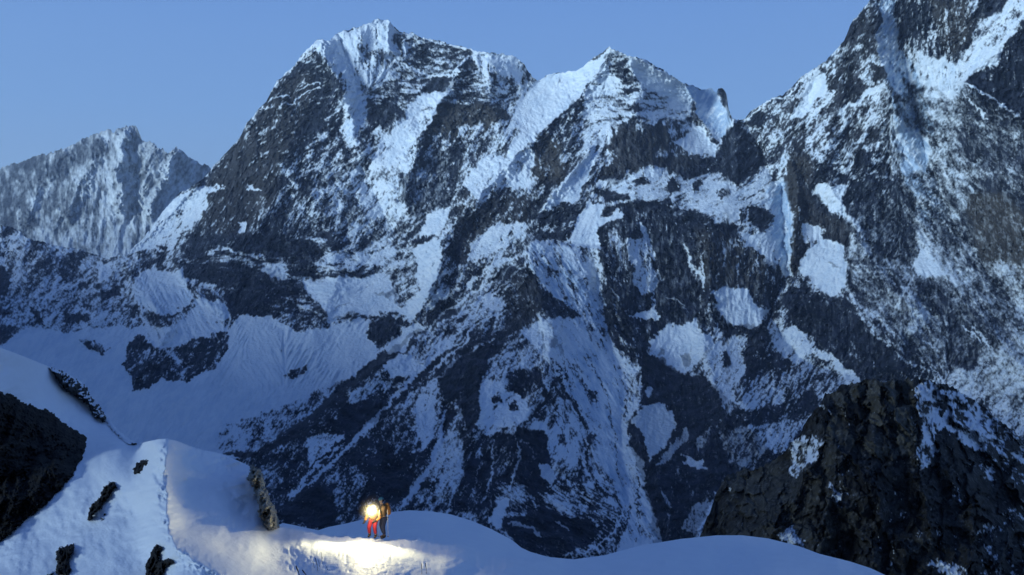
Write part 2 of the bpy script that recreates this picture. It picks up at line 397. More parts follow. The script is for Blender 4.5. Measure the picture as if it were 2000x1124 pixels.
 ("1331,1038 1347,987 1398,975 1385,1008 1356,1046", .82, 1.5),
 ("1280,905 1272,1000 1300,1062 1253,950", .05, 1),
 # snow apron of the middle
 ("1153,650 1187,650 1221,713 1255,717 1250,789 1229,827 1225,869 1255,899 1259,945 1276,1008 1297,1059 1320,1120 1180,1120 1212,1080 1221,996 1196,953 1179,911 1153,848 1120,776 1086,734 1061,650", .90, 1.6),
 ("1061,819 1086,776 1124,785 1153,848 1137,886 1120,911 1078,895 1061,861 1035,827", .84, 1.6),
 ("960,692 1061,675 1086,734 1069,768 1019,755 955,734", .58, 2),
 ("993,726 1050,716 1072,768 1035,798 1002,764", .14, 1.5),
 ("934,747 976,751 1031,785 1031,819 976,844 951,857 926,831", .88, 1.5),
 ("892,692 960,671 943,734 934,810 922,844 901,819 888,755", .04, 1.5),
 ("1010,835 1061,840 1078,903 1086,945 1061,962 1002,945 1002,886", .03, 1.5),
 ("905,852 1006,848 1002,945 951,1000 884,1000 901,903", .13, 2),
 ("1052,911 1078,907 1086,937 1073,949", .97, 1),
 ("1130,860 1160,850 1190,940 1215,990 1204,1038 1175,970 1140,930", .55, 2),
 ("993,953 1052,962 1120,945 1166,970 1208,1000 1204,1038 1145,1063 1100,1000 1000,1005", .4, 2),
 ("989,1013 1086,1000 1170,1029 1153,1063 1086,1092 1019,1072 976,1029", .05, 1.5),
 ("951,1021 989,966 998,975 972,1034", .93, 1),
 ("871,785 905,800 892,861 880,911 865,960 850,990 850,880 870,830", .78, 1.5),
 # west face, lower part
 ("466,460 575,470 575,494 472,491", .03, 1.5),
 ("360,515 430,512 544,527 584,563 568,584 514,569 435,557 363,545", .05, 1.5),
 ("438,563 514,569 530,615 448,616", .04, 1.5),
 ("500,459 621,471 630,501 603,519 500,495", .05, 1.5),
 ("636,495 681,495 763,462 772,495 742,519 636,513", .82, 2),
 ("560,513 621,519 621,543 573,537", .10, 1.5),
 ("627,531 700,531 742,519 742,543 681,553 633,550", .2, 1.5),
 ("500,525 554,519 560,543 590,549 540,545", .9, 1.2),
 ("500,531 587,562 582,592 600,620 580,640 500,615", .12, 1.5),
 ("572,586 627,592 633,616 615,640 578,655 521,631", .3, 1.5),
 ("590,549 760,537 772,577 787,607 718,616 681,613 645,640 636,607 615,589", .95, 1.5),
 ("733,571 766,568 763,589", .12, 1.2),
 ("766,486 814,519 814,568 784,601 766,580 760,531", .5, 2),
 ("802,492 863,462 860,516 848,547 827,592 802,631 790,613 784,604 814,574 817,519", .98, 1.2),
 ("830,426 878,404 872,441 857,459 820,459", .97, 1.2),
 ("802,468 851,462 833,477 805,483", .12, 1),
 ("878,392 905,365 923,380 893,426 875,420", .14, 1.2),
 ("890,429 954,395 966,374 1014,380 1038,398 1026,438 972,438 923,471 917,501 902,537 890,516 863,495 887,465", .13, 1.5),
 ("923,477 963,441 1032,441 1026,465 990,483 963,495 923,531 914,507", .85, 1.5),
 ("848,531 893,519 984,495 1026,477 1014,519 972,580 893,622 833,652 805,640 863,574", .42, 2),
 ("969,562 972,537 996,516 1014,531 984,568", .04, 1),
 ("833,616 863,586 887,580 887,616 848,640", .04, 1.5),
 ("990,568 1029,537 1050,562 1044,622 1014,652 984,622", .08, 1.5),
 ("878,652 899,610 948,574 984,592 972,616 938,628 893,670", .68, 1.5),
 # spur towards lower left
 ("800,655 893,640 960,655 931,700 931,776 905,800 850,870 800,960 760,1010 640,1040 540,1020 500,930 430,885 480,888 540,850 600,820 636,793 712,730 762,688", .22, 2),
 ("812,645 833,640 800,668 712,742 640,800 560,850 540,850 600,815 636,785 712,722 762,682", .05, 1.2),
 ("847,722 931,692 931,776 914,840 902,802 872,772", .03, 1.5),
 ("746,713 779,692 822,696 826,717 805,734 763,739", .97, 1.2),
 ("670,768 712,734 763,751 737,772 687,793", .52, 1.5),
 ("670,789 737,776 763,798 695,852 670,840 653,810", .06, 1.5),
 ("598,861 636,848 670,848 670,869 636,895 598,937 569,970 560,979 602,920", .88, 1.2),
 ("505,911 581,869 602,903 577,945 535,996 518,953", .22, 1.5),
 ("539,1013 590,958 636,945 661,1004 653,1021 632,1034", .02, 1.5),
 ("644,962 704,920 712,945 661,1000", .5, 1.5),
 ("771,798 847,739 868,776 855,861 805,886 796,827", .5, 2),
 ("813,772 851,776 847,852 826,878 813,827", .88, 1.5),
 ("881,781 906,810 893,848 864,895 847,945 851,983 885,991 910,900", .72, 1.5),
 ("670,886 779,886 805,937 771,987 762,1004 700,1000 720,930", .10, 1.5),
 ("820,655 905,655 850,700 822,712 800,690", .62, 2),
 # left foothills
 ("-130,440 60,470 245,495 290,640 250,660 -130,680", .56, 4),
 ("248,494 288,454 320,406 347,385 380,366 408,362 405,395 387,427 360,450 342,480 330,510", .90, 2),
 ("263,491 327,476 321,515 281,536", .2, 1.5),
 ("257,545 302,527 357,536 378,575 372,597 327,618 290,612 266,575", .97, 1.5),
 ("378,581 441,594 445,618 387,657 333,642 384,597", .94, 1.5),
 ("51,521 163,488 163,506 133,557 106,527 76,545", .16, 1.5),
 ("194,569 242,557 236,581 194,587", .12, 1.5), ("130,615 175,612 172,633 130,627", .08, 1.5),
 ("-130,512 12,520 18,560 0,585 -130,600", .05, 1.5), ("-130,636 30,636 36,660 0,672 -130,680", .08, 1.5),
 ("60,600 79,603 88,639 76,636", .08, 1.2), ("224,606 272,594 287,618 260,618", .25, 1.5),
 ("187,515 218,512 212,545 194,551", .97, 1.5),
 # the cirque floor
 ("-130,690 0,676 60,640 120,650 250,636 357,636 447,640 470,618 530,618 580,652 640,640 720,620 740,690 800,634 832,632 790,690 750,690 700,735 600,815 480,890 300,960 -130,960", .99, 1.5),
 ("151,660 197,672 206,696 169,678", .3, 1.2),
 ("281,636 357,636 393,660 333,681 302,684", .93, 1.5),
 ("270,650 302,684 333,681 393,660 447,645 442,684 417,722 379,734 367,751 320,739 295,755 261,764 253,734 236,717 245,690", .16, 1.3),
 ("556,738 602,705 602,722 569,743", .5, 1.2),
 ("718,634 760,616 790,628 772,658 736,677 721,658", .05, 1.3),
 ("430,882 400,868 470,820 560,788 690,735 712,728 640,790 540,850 490,888", .70, 3),
 ("465,430 480,428 482,445 470,455", .98, 1),
 ("1886,350 1932,354 1950,394 1912,388", .05, 1.2), ("1700,408 1758,398 1784,440 1742,470 1702,450", .10, 2), ("1690,470 1740,480 1770,506 1710,500", .12, 2), ("1800,560 1838,552 1852,600 1822,612", .08, 1.5), ("1890,640 1935,650 1950,690 1905,688", .12, 2),
 ("1860,690 1900,700 1906,722 1868,716", .12, 2), ("1700,620 1740,632 1760,668 1722,664", .14, 2), ("1864,250 1890,270 1912,320 1880,300", .07, 1.5), ("1830,196 1850,206 1846,236 1826,224", .3, 2), ("1690,340 1712,348 1722,380 1694,372", .07, 1.5),
 ("1600,300 1622,288 1640,300 1622,312", .1, 1.2), ("1568,352 1588,346 1590,372 1572,378", .1, 1), ("1460,262 1478,268 1474,290 1458,284", .1, 1), ("1238,352 1262,345 1270,358 1246,364", .12, 1), ("1300,356 1312,350 1330,366 1310,380", .12, 1),
 ("1355,352 1368,350 1372,368 1358,372", .15, 1), ("1290,392 1310,386 1322,398 1300,404", .12, 1), ("1400,372 1420,366 1430,384 1408,392", .2, 1), ("1330,700 1345,690 1352,708 1338,716", .1, 1), ("1290,680 1300,688 1296,700 1286,694", .15, 1),
 ("1405,690 1418,684 1424,712 1410,720", .1, 1), ("1075,660 1090,664 1088,684 1076,680", .2, 1), ("1150,760 1166,770 1162,790 1150,782", .3, 1), ("1090,850 1102,846 1108,866 1096,870", .25, 1), ("960,770 976,766 980,786 966,790", .15, 1), ("990,790 1004,784 1010,800 996,806", .15, 1),
]
for p, v, s in BIG: M.poly(cov, p, v, s)
STR = [
 ("560,142 600,99 620,80", 6, 1), ("578,178 600,165 624,166", 3, .85), ("548,205 575,203 600,185 622,176", 3.5, .9), ("503,212 536,208", 3, .85),
 ("520,200 548,190 570,188", 3.5, .85), ("645,85 672,140 700,180", 14, 1), ("757,115 811,133 832,145 884,148 914,112", 4, .9),
 ("775,60 830,75 900,92 940,103", 4, .92), ("600,90 570,128 545,158 520,190 490,232 472,262", 2.5, .5),
 ("914,112 890,150 870,185 835,240 820,260 800,335", 3.5, .97), ("395,490 450,490 500,500 560,535 600,545", 5, .7),
 ("395,370 425,365 440,372", 3, .85), ("480,370 510,372", 3.5, .85), ("858,468 890,430", 3, .97),
 ("1136,188 1110,218 1072,250", 3.5, .08), ("1281,190 1305,192", 4, .08), ("1242,195 1245,210 1236,225", 4, .08), ("1205,222 1222,238", 4, .1),
 ("1250,200 1275,205 1300,210", 2.5, .15),
 ("1642,216 1672,200 1705,180 1722,168", 8, .97), ("1570,250 1600,215 1628,175", 6, .85), ("1848,30 1815,75 1805,95", 3, .7),
 ("1884,163 1932,185 1956,203 1985,220", 4, .88), ("1880,185 1905,205 1925,238", 4, .8), ("1250,432 1265,465 1280,510", 9, .72),
 ("1296,583 1320,588 1345,610", 3, .85), ("1335,478 1350,520 1368,545 1372,570", 6, .8), ("1275,570 1273,602", 3, .95),
 ("1142,385 1178,395", 4, .12), ("1650,560 1675,595 1720,625 1745,655", 8, .72), ("1618,516 1638,524", 5, .05), ("1651,518 1700,522 1778,524", 3, .72),
 ("1785,525 1770,570 1745,610", 6, .75), ("1740,545 1770,570 1800,605", 4, .7), ("1590,680 1630,710 1674,747", 12, .95),
 ("906,658 822,717 771,776 720,835 670,882 636,920 569,970", 7, .85), ("327,620 350,610 384,595", 5, .15), ("275,485 320,487", 4, .92),
 ("868,800 858,850 845,905 815,950 785,985", 10, .88), ("1010,860 1012,900 995,950", 4, .85), ("993,1022 1040,1030 1060,1048", 6, .85),
 ("1085,1020 1110,1032", 4, .8), ("1290,955 1305,985 1310,1035", 6, .55), ("654,607 681,592", 4, .2), ("653,622 690,610", 5, .35),
 ("960,660 900,700 850,740", 5, .7), ("990,480 940,560 890,620 835,650", 5, .7), ("1215,1000 1190,1035 1140,1080", 5, .35), ("1235,980 1225,1020 1195,1060", 3, .2),
 ("1140,1085 1200,1040 1225,985", 4, .9), ("1000,520 960,570 900,615", 4, .85), ("1055,300 1058,330", 3, .5), ("1060,495 1085,545 1110,600", 3, .3), ("1090,490 1105,540 1130,590", 3, .35), ("1125,490 1135,530 1150,580", 3, .35), ("1115,640 1150,700 1180,760 1196,820", 3, .3), ("1080,700 1110,770 1140,830 1160,900", 3.5, .25),
 ("1190,800 1200,850 1210,930", 3, .35), ("1075,800 1095,840 1110,880", 3, .3), ("1100,700 1140,745 1165,800", 3, .4), ("1130,900 1160,930 1185,980", 4, .2), ("1212,730 1225,780 1222,830", 2.5, .3), ("1060,780 1085,800 1105,830", 3, .3), ("1245,910 1250,960 1240,1030", 3, .35), ("1000,850 1030,870 1050,905", 3, .4),
 ("300,640 330,690 360,720", 5, .5), ("1470,395 1450,420", 4, .5),("1560,260 1530,300 1515,350", 7, .6),
 ("1700,330 1740,350 1790,350", 4, .6), ("1850,340 1890,350 1920,370", 4, .75), ("1690,640 1760,700 1850,740", 4, .4), ("1900,640 1990,740 2100,830", 6, .75),
 ("1124,141 1166,118 1190,95 1225,111 1260,120 1300,143 1335,167", 6, 1), ("600,98 620,81 645,82 660,67 700,57 738,41 758,42 775,61", 7, 1), ("1455,235 1500,199 1530,190 1566,154", 4, .9),
 ("1033,506 977,566 900,642 852,694 800,746 740,810 680,870 636,914", 6, .85), ("989,602 933,638 880,694 840,726", 5, .82), ("960,550 880,602 836,642", 4, .87), ("1025,494 960,522 896,570", 4, .82),
 ("756,690 680,746 624,802 560,854 500,890 440,886", 11, .03), ("860,700 800,760 730,830", 6, .08), ("1000,640 930,690 870,730", 8, .05), ("760,760 690,840 620,900 560,950", 5, .1),
 ("1096,650 1100,726 1120,780 1150,840", 3.5, .25), ("1060,610 1104,694 1120,750", 3.5, .3), ("1152,842 1145,914", 5, .04), ("1096,730 1040,818 1024,826", 5, .06), ("1140,560 1165,640 1200,720 1215,790", 3, .4),
 ("440,830 500,826 560,815", 2.5, .45), ("430,850 490,848 545,832", 2.5, .4), ("470,872 520,856 570,836", 2.5, .4), ("560,812 620,786 680,756", 2.5, .45), ("1880,634 1913,666", 3, .85), ("1820,718 1842,744", 3, .85), ("1800,662 1830,682", 3, .8),
 ("1545,536 1588,548", 3.5, .08), ("1556,545 1580,560", 3, .08), ("1372,494 1370,560 1368,630", 4, .36), ("1480,470 1484,550", 4, .25), ("552,328 576,364", 6, .6), ("484,366 508,372", 4, .92), ("404,372 440,368", 4, .85),
 ("652,364 628,380", 3, .85), ("704,330 660,368", 3, .8), ("1140,186 1112,214 1074,250", 5, .08), ("700,70 706,110", 2.5, .5), ("735,60 738,100", 2.5, .6), ("1245,990 1250,1050", 3, .4),
 ("900,700 905,760 880,800", 5, .25), ("940,850 935,900 925,960", 5, .5), ("965,860 960,930 940,990", 4, .55), ("1003,700 990,740", 4, .4), ("1300,440 1310,470", 4, .6), ("1412,470 1416,540", 5, .25), ("1200,600 1215,680", 5, .3),
]
for p, w, v in STR: M.stroke(cov, p, w, v)

ang = M.new(48.0)                                  # lie of ledges and gullies, degrees
for p, a in [
 ("640,60 960,80 1045,160 960,210 800,215 690,190", 4), ("415,335 620,90 660,257 548,340 400,470", 40),
 ("360,505 640,460 640,560 440,560", 2), ("500,459 760,500 760,620 500,620", 8), ("420,330 560,330 600,460 380,480", 62),
 ("1140,100 1350,160 1350,235 1130,240", 3), ("1180,240 1370,240 1370,350 1180,360", 90),
 ("1180,350 1500,340 1500,440 1200,400", 20), ("1450,220 1700,0 1720,110 1740,185 1600,300 1480,262", 48),
 ("1740,-330 2150,-330 2150,140 1870,200 1760,160", 88), ("1742,180 1880,180 2150,330 2150,760 1900,640 1760,480 1740,300", 132),
 ("1880,0 2150,0 2000,60 1870,180", 50), ("1590,380 1740,400 1700,500 1560,480", 90), ("1650,500 1850,500 1850,740 1600,640", 120),
 ("1160,380 1530,500 1500,640 1180,690", 88), ("1020,470 1180,470 1260,720 1300,1060 1180,1060 1060,690", 118),
 ("920,830 1080,830 1090,980 890,1000", 60), ("960,940 1210,940 1200,1090 960,1090", 150), ("1240,680 1420,760 1400,1060 1300,1060 1230,840", 80),
 ("1380,640 1600,700 1540,930 1400,940", 55), ("500,640 560,640 560,760 440,760", 118), ("250,530 450,580 440,660 300,680", 118),
 ("700,430 810,470 810,620 700,600", 40), ("1530,300 1590,300 1570,530 1530,540", 92), ("-130,440 250,480 250,680 -130,680", 45),
 ("612,70 775,36 790,110 700,190 660,165", 98), ("930,100 1045,140 1020,180 940,150", 84), ("1395,445 1500,498 1500,600 1390,600", 89), ("1540,560 1700,640 1790,745 1600,680", 88),
]: M.poly(ang, p, a, 10)

tan = M.new(0.0)
for p, v in [("415,335 472,263 536,169 600,130 612,200 560,300 520,420 470,460 380,440", .55), ("854,206 1006,206 1006,240 944,257 900,275 829,260", .8),
 ("1045,262 1090,262 1109,322 1100,358 1036,350", .9), ("1200,240 1310,244 1372,316 1300,340 1172,345", .45), ("1530,300 1590,300 1560,540 1530,540", .7),
 ("1360,440 1500,498 1480,570 1370,560", .6), ("1560,385 1660,440 1660,481 1560,440", .5), ("1872,376 1960,380 2150,560 2150,640 1914,506", .9),
 ("1480,262 1545,300 1700,300 1740,200 1700,0 1640,90", .3), ("890,380 1040,380 1030,440 900,520", .4), ("1810,0 1900,0 1899,80 1850,110", .7),
 ("990,540 1054,545 1060,640 990,655", .25)]: M.poly(tan, p, v, 8)

# --- relief: how far each place lies from the viewer (metres)
wall = tps([(-130,440,6800),(0,445,6600),(130,485,6300),(245,500,6100),(290,460,6200),(330,410,6300),(400,345,6300),(480,240,6250),(540,160,6250),(620,80,6200),(740,40,6200),
 (850,80,6150),(1000,110,5950),(1050,160,6000),(1190,93,5500),(1130,140,5850),(1300,140,5550),(1390,180,5800),(1440,240,5450),(1500,195,5100),(1600,130,4800),(1700,0,4550),(1800,-200,4300),(2150,-320,4300),
 (420,450,5700),(560,350,5750),(700,200,5950),(700,350,5600),(840,220,5850),(700,500,5200),(850,400,5350),(900,240,5700),(1000,310,5400),(1100,250,5500),(1180,290,5150),(1250,250,5200),(1400,300,5250),
 (1100,390,4850),(1260,392,4650),(1400,430,4500),(1300,500,4350),(1420,560,4150),(1330,650,4050),(1530,440,4500),(1530,580,4150),(1620,300,4550),(1620,500,4250),(1740,180,4450),(1800,300,4350),(1900,150,4150),(2000,60,3950),(2150,60,3700),
 (1850,450,4100),(2000,400,3700),(2150,400,3400),(1700,650,3750),(1800,740,3500),(2000,640,3350),(2000,850,3000),(2150,900,2700),
 (560,560,5050),(440,600,4900),(640,620,4750),(520,640,4650),(300,560,5300),(340,700,4450),(100,560,5500),(0,640,5000),(100,680,4600),(200,780,4000),(450,780,4050),(300,860,3650),(600,720,4350),(740,680,4500),(800,640,4600),
 (0,860,3400),(-130,800,3700),(430,880,3600),(860,500,4900),(880,430,5150)], M.U, M.V, 2e-3)
spur = tps([(1040,475,4450),(1100,480,4450),(1175,500,4350),(900,600,4150),(1000,600,4100),(800,690,3800),(636,793,3300),(540,850,3100),(430,885,2950),(400,950,2800),(600,950,2700),(700,900,2850),(800,850,3050),
 (1060,650,3900),(940,750,3300),(950,700,3500),(1050,800,3200),(1150,650,3950),(1240,720,3750),(1160,800,3350),(1240,850,3150),(1250,950,2750),(1290,1060,2400),(1060,950,2650),(1080,1090,2200),(900,1000,2450),(700,1040,2350),
 (1340,700,3930),(1330,850,3150),(1400,950,2700),(1350,1050,2350),(1450,800,3250),(1500,700,3820),(1600,700,3720),(1700,760,3400),(1560,900,2900),(2000,900,2800),(1300,1250,1900),(700,1250,1900),(400,1250,1900),(2100,1250,1900),(1390,600,4080),(1280,560,4300)], M.U, M.V, 2e-3)
al = M.new(0.0)
M.poly(al, "1030,476 1040,470 1180,486 1205,640 1260,700 1390,690 1500,690 1700,760 2300,860 2300,1500 -300,1500 300,960 430,884 480,889 540,851 600,818 636,790 712,728 762,686 800,668 848,640 893,605 984,540", 1.0, 3.0)
al2 = blur(al, 12); kk = np.clip((M.U-1225)/50, 0, 1); al = al*(1-kk)+al2*kk
depth = wall*(1-al)+spur*al
RID = [
 ("620,78 640,120 672,178 690,250 700,330", 28, -110), ("914,108 870,185 835,240 800,335 790,420", 22, -90), ("755,40 762,110", 16, -50), ("700,55 700,120", 12, -30),
 ("660,65 690,150 705,185", 10, 35), ("1190,93 1139,183 1069,250 1000,310 930,390 870,460 850,540 805,635", 30, -130), ("1160,286 1110,350 1050,410", 16, -70), ("1190,93 1260,118 1338,165 1372,237 1408,284", 12, -60),
 ("1420,180 1440,300 1438,360", 16, -90), ("1700,0 1718,110 1740,185 1760,260", 24, -110), ("1745,-60 1770,140 1810,300 1850,400 1950,560 2050,640", 26, 110), ("1884,160 1956,206 2060,280", 18, -110),
 ("2060,0 1968,80 1896,142 1850,240", 24, -60), ("1454,233 1500,330 1525,360 1535,540 1500,620", 14, 80), ("1545,296 1560,400 1545,540", 12, -70), ("1512,260 1600,330 1660,430 1700,520 1800,620", 26, -70),
 ("1030,476 1050,560 1080,650 1060,760 1010,840 1000,1000", 36, -120), ("1178,440 1205,600 1255,720 1240,830 1280,920 1310,1050", 26, -100), ("1150,480 1190,660 1225,760 1210,860 1235,1000", 24, 90),
 ("1381,429 1390,570 1370,640 1400,760 1420,860", 24, -80), ("1227,430 1230,560 1215,640", 14, -60), ("1262,440 1290,540 1270,610", 12, 40), ("1325,480 1365,560 1375,640", 10, 30),
 ("930,690 935,800 900,900 850,990", 24, -80), ("880,780 860,880 800,980", 14, 60), ("800,690 700,760 600,850 540,900", 20, -60), ("906,658 771,776 636,920 569,970", 14, 35), ("820,800 740,900 680,1000", 26, -70),
 ("540,160 560,300 520,420 440,500", 40, -60), ("700,190 690,300 740,400 780,480", 30, 70), ("560,330 640,430 660,540 620,640", 34, -60), ("248,495 300,450 400,345", 14, -60), ("245,500 257,545 333,642 300,700 253,740", 24, -90), ("340,510 378,575 447,618", 14, -40),
 ("100,490 60,560 100,640", 26, -60), ("200,520 190,600 160,680", 26, -60), ("1600,140 1560,260 1480,300", 24, 50), ("1640,90 1640,200 1600,330", 20, -50), ("1490,600 1560,700 1674,747", 18, 70), ("1500,640 1450,760 1480,900", 22, -60),
 ("1080,900 1150,960 1200,1040", 20, -50), ("1800,540 1760,640 1760,740", 24, -60), ("1870,570 1960,680 2060,800", 30, -70),
 ("955,105 960,200 1000,300", 22, -60), ("1220,110 1250,170 1240,240", 16, -40), ("1120,200 1115,300", 12, -30),
]
rel = M.new(0.0)
for p, w, a in RID: M.ridge(rel, p, w, a)
depth += 1.6*rel*(depth/5000.0)

zf = oriented(M, ang, 3.0, 26, 0.9, 4.2, 100); zm = oriented(M, ang, 14, 110, 1.4, 2.8, 200); zl = grf(M.shape, MST, 60, 500, 1.8, seed=300)
zr = grf(M.shape, MST, 3.0, 14, 0.6, seed=301)
rug = 1-2*np.abs(oriented(M, ang, 10, 90, 1.5, 2.2, 400))*0.6            # ribs and gullies
zb = np.abs(oriented(M, ang, 6, 40, 1.1, 3.2, 430))
v1, e1, k1 = cell_bank(M, ang, 17, 1.9, 900, .28); v2, e2, k2 = cell_bank(M, ang, 7.5, 1.8, 920, .30); v3, e3, k3 = cell_bank(M, ang, 44, 1.7, 940, .25)
joint = np.clip(e1*2.2, 0, 1)*1.0+np.clip(e2*2.0, 0, 1)*.55
aw = M.new(1.0); M.poly(aw, '1742,150 1900,190 2150,330 2150,900 1900,760 1700,640 1640,480 1740,360', .35, 25)
z = (0.44*zf*aw+.42*(1-aw)*grf(M.shape, MST, 5, 40, 1.1, seed=433)+0.28*zm+0.34*zr-0.34*rug+0.48*zb+.36*v1+.28*v2+.26*v3+.8*joint)
z = (z-z.mean())/z.std()
fleck = M.new(.045)
for p in ('1200,240 1320,244 1372,320 1190,360', '854,206 1006,206 944,257 829,260', '1560,400 1660,440 1660,481', '1872,376 2150,560 2150,640 1914,506', '1400,445 1500,498 1490,600 1400,566'): M.poly(fleck, p, .012, 8)
c = np.clip(cov, fleck, np.where(cov > .985, .995, .95)); th = 0.84*np.log(c/(1-c))
th = np.where(cov > .95, th+1.2*(cov-.95)/.05, th)
raw = th-z-.22
crisp = M.new(2.3)
for p, v in [("1742,150 1900,150 2150,330 2150,900 1900,760 1700,640 1640,480 1740,360", 1.35), ("560,350 860,260 870,420 760,480 560,470", 2.2), ("-130,400 250,480 250,680 -130,700", 2.0), ("870,860 1010,840 1000,1000 880,1000", 1.9), ("1400,640 1600,660 1600,920 1400,930", 2.6)]: M.poly(crisp, p, v, 20)
snow = 1/(1+np.exp(-raw*crisp))
def crispen(m, p, w, v, k):
    t = m.copy(); M.stroke(t, p, w, v); return m*(1-k)+t*k
for p, w, v in STR:
    if v >= .8: snow = crispen(snow, p, w*.85, .97, .8)
    elif v <= .12: snow = crispen(snow, p, w, .03, .85)
for p, v, s in BIG:
    if s <= 1.5 and (v >= .9 or v <= .07) and not p.startswith('-130,690'):
        t = snow.copy(); M.poly(t, p, .96 if v >= .9 else .04, s); snow = snow*.5+t*.5
dusty = M.new(.36)
for p, v in [("1742,150 1900,190 2150,330 2150,900 1900,760 1700,640 1640,480 1740,360", .6), ("415,335 472,263 536,169 610,110 650,200 600,330 500,460 400,450", .14), ("480,640 560,850 500,1060 1260,1060 1240,700 1180,600 1000,640 800,720", .25), ("1240,640 1700,740 1500,950 1300,1060", .3), ("1180,400 1520,500 1500,610 1240,690", .5), ("2150,0 2000,42 1968,82 1884,163 2150,330", .15), ("640,330 900,300 860,420 640,440", .9)]: M.poly(dusty, p, v, 18)
dz = oriented(M, np.full(M.shape, 88.0), 3.0, 22, .8, 5.0, 810)*.6+oriented(M, ang, 3, 30, 1.0, 3.0, 820)*.7
dust = np.clip(.15+.15*dz+.07*v2, 0, .5)*dusty
snow = np.maximum(snow, np.clip(dust, 0, .55))
ice_shade = M.new(0.15)
for p, v in [("1714,-50 1742,-50 1754,60 1757,91 1790,140 1815,230 1823,296 1800,350 1850,420 1800,440 1751,300 1742,200 1718,115", .75), ("1497,370 1545,354 1548,451 1542,536 1521,524", .8), ("1027,480 1115,480 1175,562 1194,664 1166,690 1121,628 1030,513", .4), ("1153,650 1200,680 1229,827 1225,869 1259,945 1276,1008 1297,1059 1221,1060 1196,953 1153,848 1086,734", .38),
             ("1257,117 1323,156 1402,180 1426,228 1414,268 1372,237 1338,165", .95), ("1160,289 1166,307 1136,370 1100,380", .35), ("255,530 445,590 440,650 290,620", .3), ("684,181 720,187 702,284 663,260", .3)]: M.poly(ice_shade, p, v, 5)  # strongest patch darkens the right-facing slope: its shade put into the snow colour
ice_shade = np.clip(ice_shade*(1+.8*oriented(M, ang, 4, 60, .9, 4.0, 830)), 0, 1)
fl = (oriented(M, ang, 5, 46, 1.1, 8.0, 500)*.8+oriented(M, ang, 4, 14, .8, 6.0, 520)*.35)*np.clip(1+.7*grf(M.shape, MST, 40, 200, 1.5, seed=530), .1, 2.2)                                # flutings in the steep snow
flm = M.new(0.35)
for p in ("640,60 775,60 790,110 720,190 660,160", "1027,480 1175,490 1260,720 1297,1059 1180,1080 1060,690", "255,530 445,580 440,660 290,620", "440,640 740,620 640,760 460,760", "800,480 870,440 850,560 800,640", "1742,0 1880,190 1820,350 1750,300", "1497,360 1550,360 1540,540 1510,520"):
    M.poly(flm, p, 1.0, 8)
px = depth/F                                                              # metres per photo pixel
rock_out = blur(1-snow, 1.0)*3.2
depth += px*(-rock_out + 5.0*zm*blur(1-np.abs(2*cov-1), 4) + 1.1*zf*(1-snow*0.75) + 1.2*zr*(1-snow*0.8) + 1.3*fl*flm*snow - 3.0*rug*(0.35+0.65*blur(1-snow, 6)) + (1-.8*snow)*(-9*k1-4*k2-26*k3*.6-1.6*v1-.8*v2) + 12*zl*0.6)

rock_mat = mountain_material('snowy_rock_wall', 9.0, (0.004, 0.007, 0.013, 1), (0.034, 0.041, 0.062, 1), (0.076, 0.068, 0.060, 1))
CREST = "-130,428 -60,436 0,440 22,443 60,468 130,484 165,489 200,504 245,498 265,480 288,456 322,408 350,378 380,362 400,345 412,332 440,300 470,268 482,240 520,198 540,160 575,128 600,95 620,78 645,79 660,64 700,53 738,38 758,39 775,59 830,74 900,91 940,102 1000,108 1020,122 1040,150 1050,159 1075,144 1125,139 1165,110 1190,92 1198,97 1225,108 1260,117 1300,140 1335,163 1365,172 1390,176 1399,180 1403,173 1411,172 1418,181 1421,198 1423,214 1430,232 1442,236 1455,231 1462,222 1500,195 1530,186 1566,150 1612,120 1648,81 1663,44 1699,2 1730,-40 1800,-170 1880,-250 1960,-270 2150,-310"
wall_o = layer('mountain', M, CREST, 1290, MST, depth, rock_mat, {'snow': snow, 'tan': tan, 'ice_shade': ice_shade}, 1500, 1900, jag=1.1, seed=9)
wall_o['kind'] = 'structure'

# ================================================================ FAR PEAK ON THE LEFT
A = Maps(-160, 520, 220, 620, 1.5, seed=71, warp=4.0)
cvA = A.new(.34)  # low cover on the left shoulder also puts its shade into the colour
for p, v, s in [
 ("-160,330 0,330 60,310 130,290 200,262 228,262 235,300 200,340 130,360 60,420 -160,470", .05, 8), ("140,330 260,300 340,330 400,420 260,480 120,480", .68, 10), ("200,255 250,248 270,262 262,330 268,420 230,420 222,330", .85, 4),
 ("262,270 310,288 345,290 360,350 300,420 270,400", .58, 4), ("345,290 365,305 410,328 420,380 385,350 360,350", .30, 3), ("150,330 215,300 235,420 220,480 170,470", .62, 5),
 ("60,370 150,370 170,460 120,480 60,450", .22, 6), ("220,380 320,350 330,440 280,480 220,480", .55, 5), ("100,450 240,440 280,520 60,520", .75, 8), ("-160,400 60,400 60,520 -160,520", .12, 8)]:
    A.poly(cvA, p, v, s)
for p, w, v in [("230,262 233,290 240,330 262,350", 5, .95), ("280,290 270,320 265,380", 4, .9), ("345,292 330,320 300,350", 4, .9), ("255,262 250,300 262,345", 4, .1), ("196,262 215,300 225,330", 4, .7)]: A.stroke(cvA, p, w, v)
dA = tps([(-160,340,14500),(0,330,14000),(130,290,13500),(245,250,13200),(345,290,12800),(410,330,13200),(520,380,13500),(0,450,12600),(130,450,12200),(260,380,12500),(260,480,11800),(400,480,11800),(0,620,11000),(300,620,10800),(520,620,10800)], A.U, A.V, 1e-3)
aA = A.new(80.0); A.poly(aA, "262,270 420,280 420,420 280,420", 55, 10); A.poly(aA, "150,260 230,260 240,420 150,420", 100, 10)
rA = A.new(0)
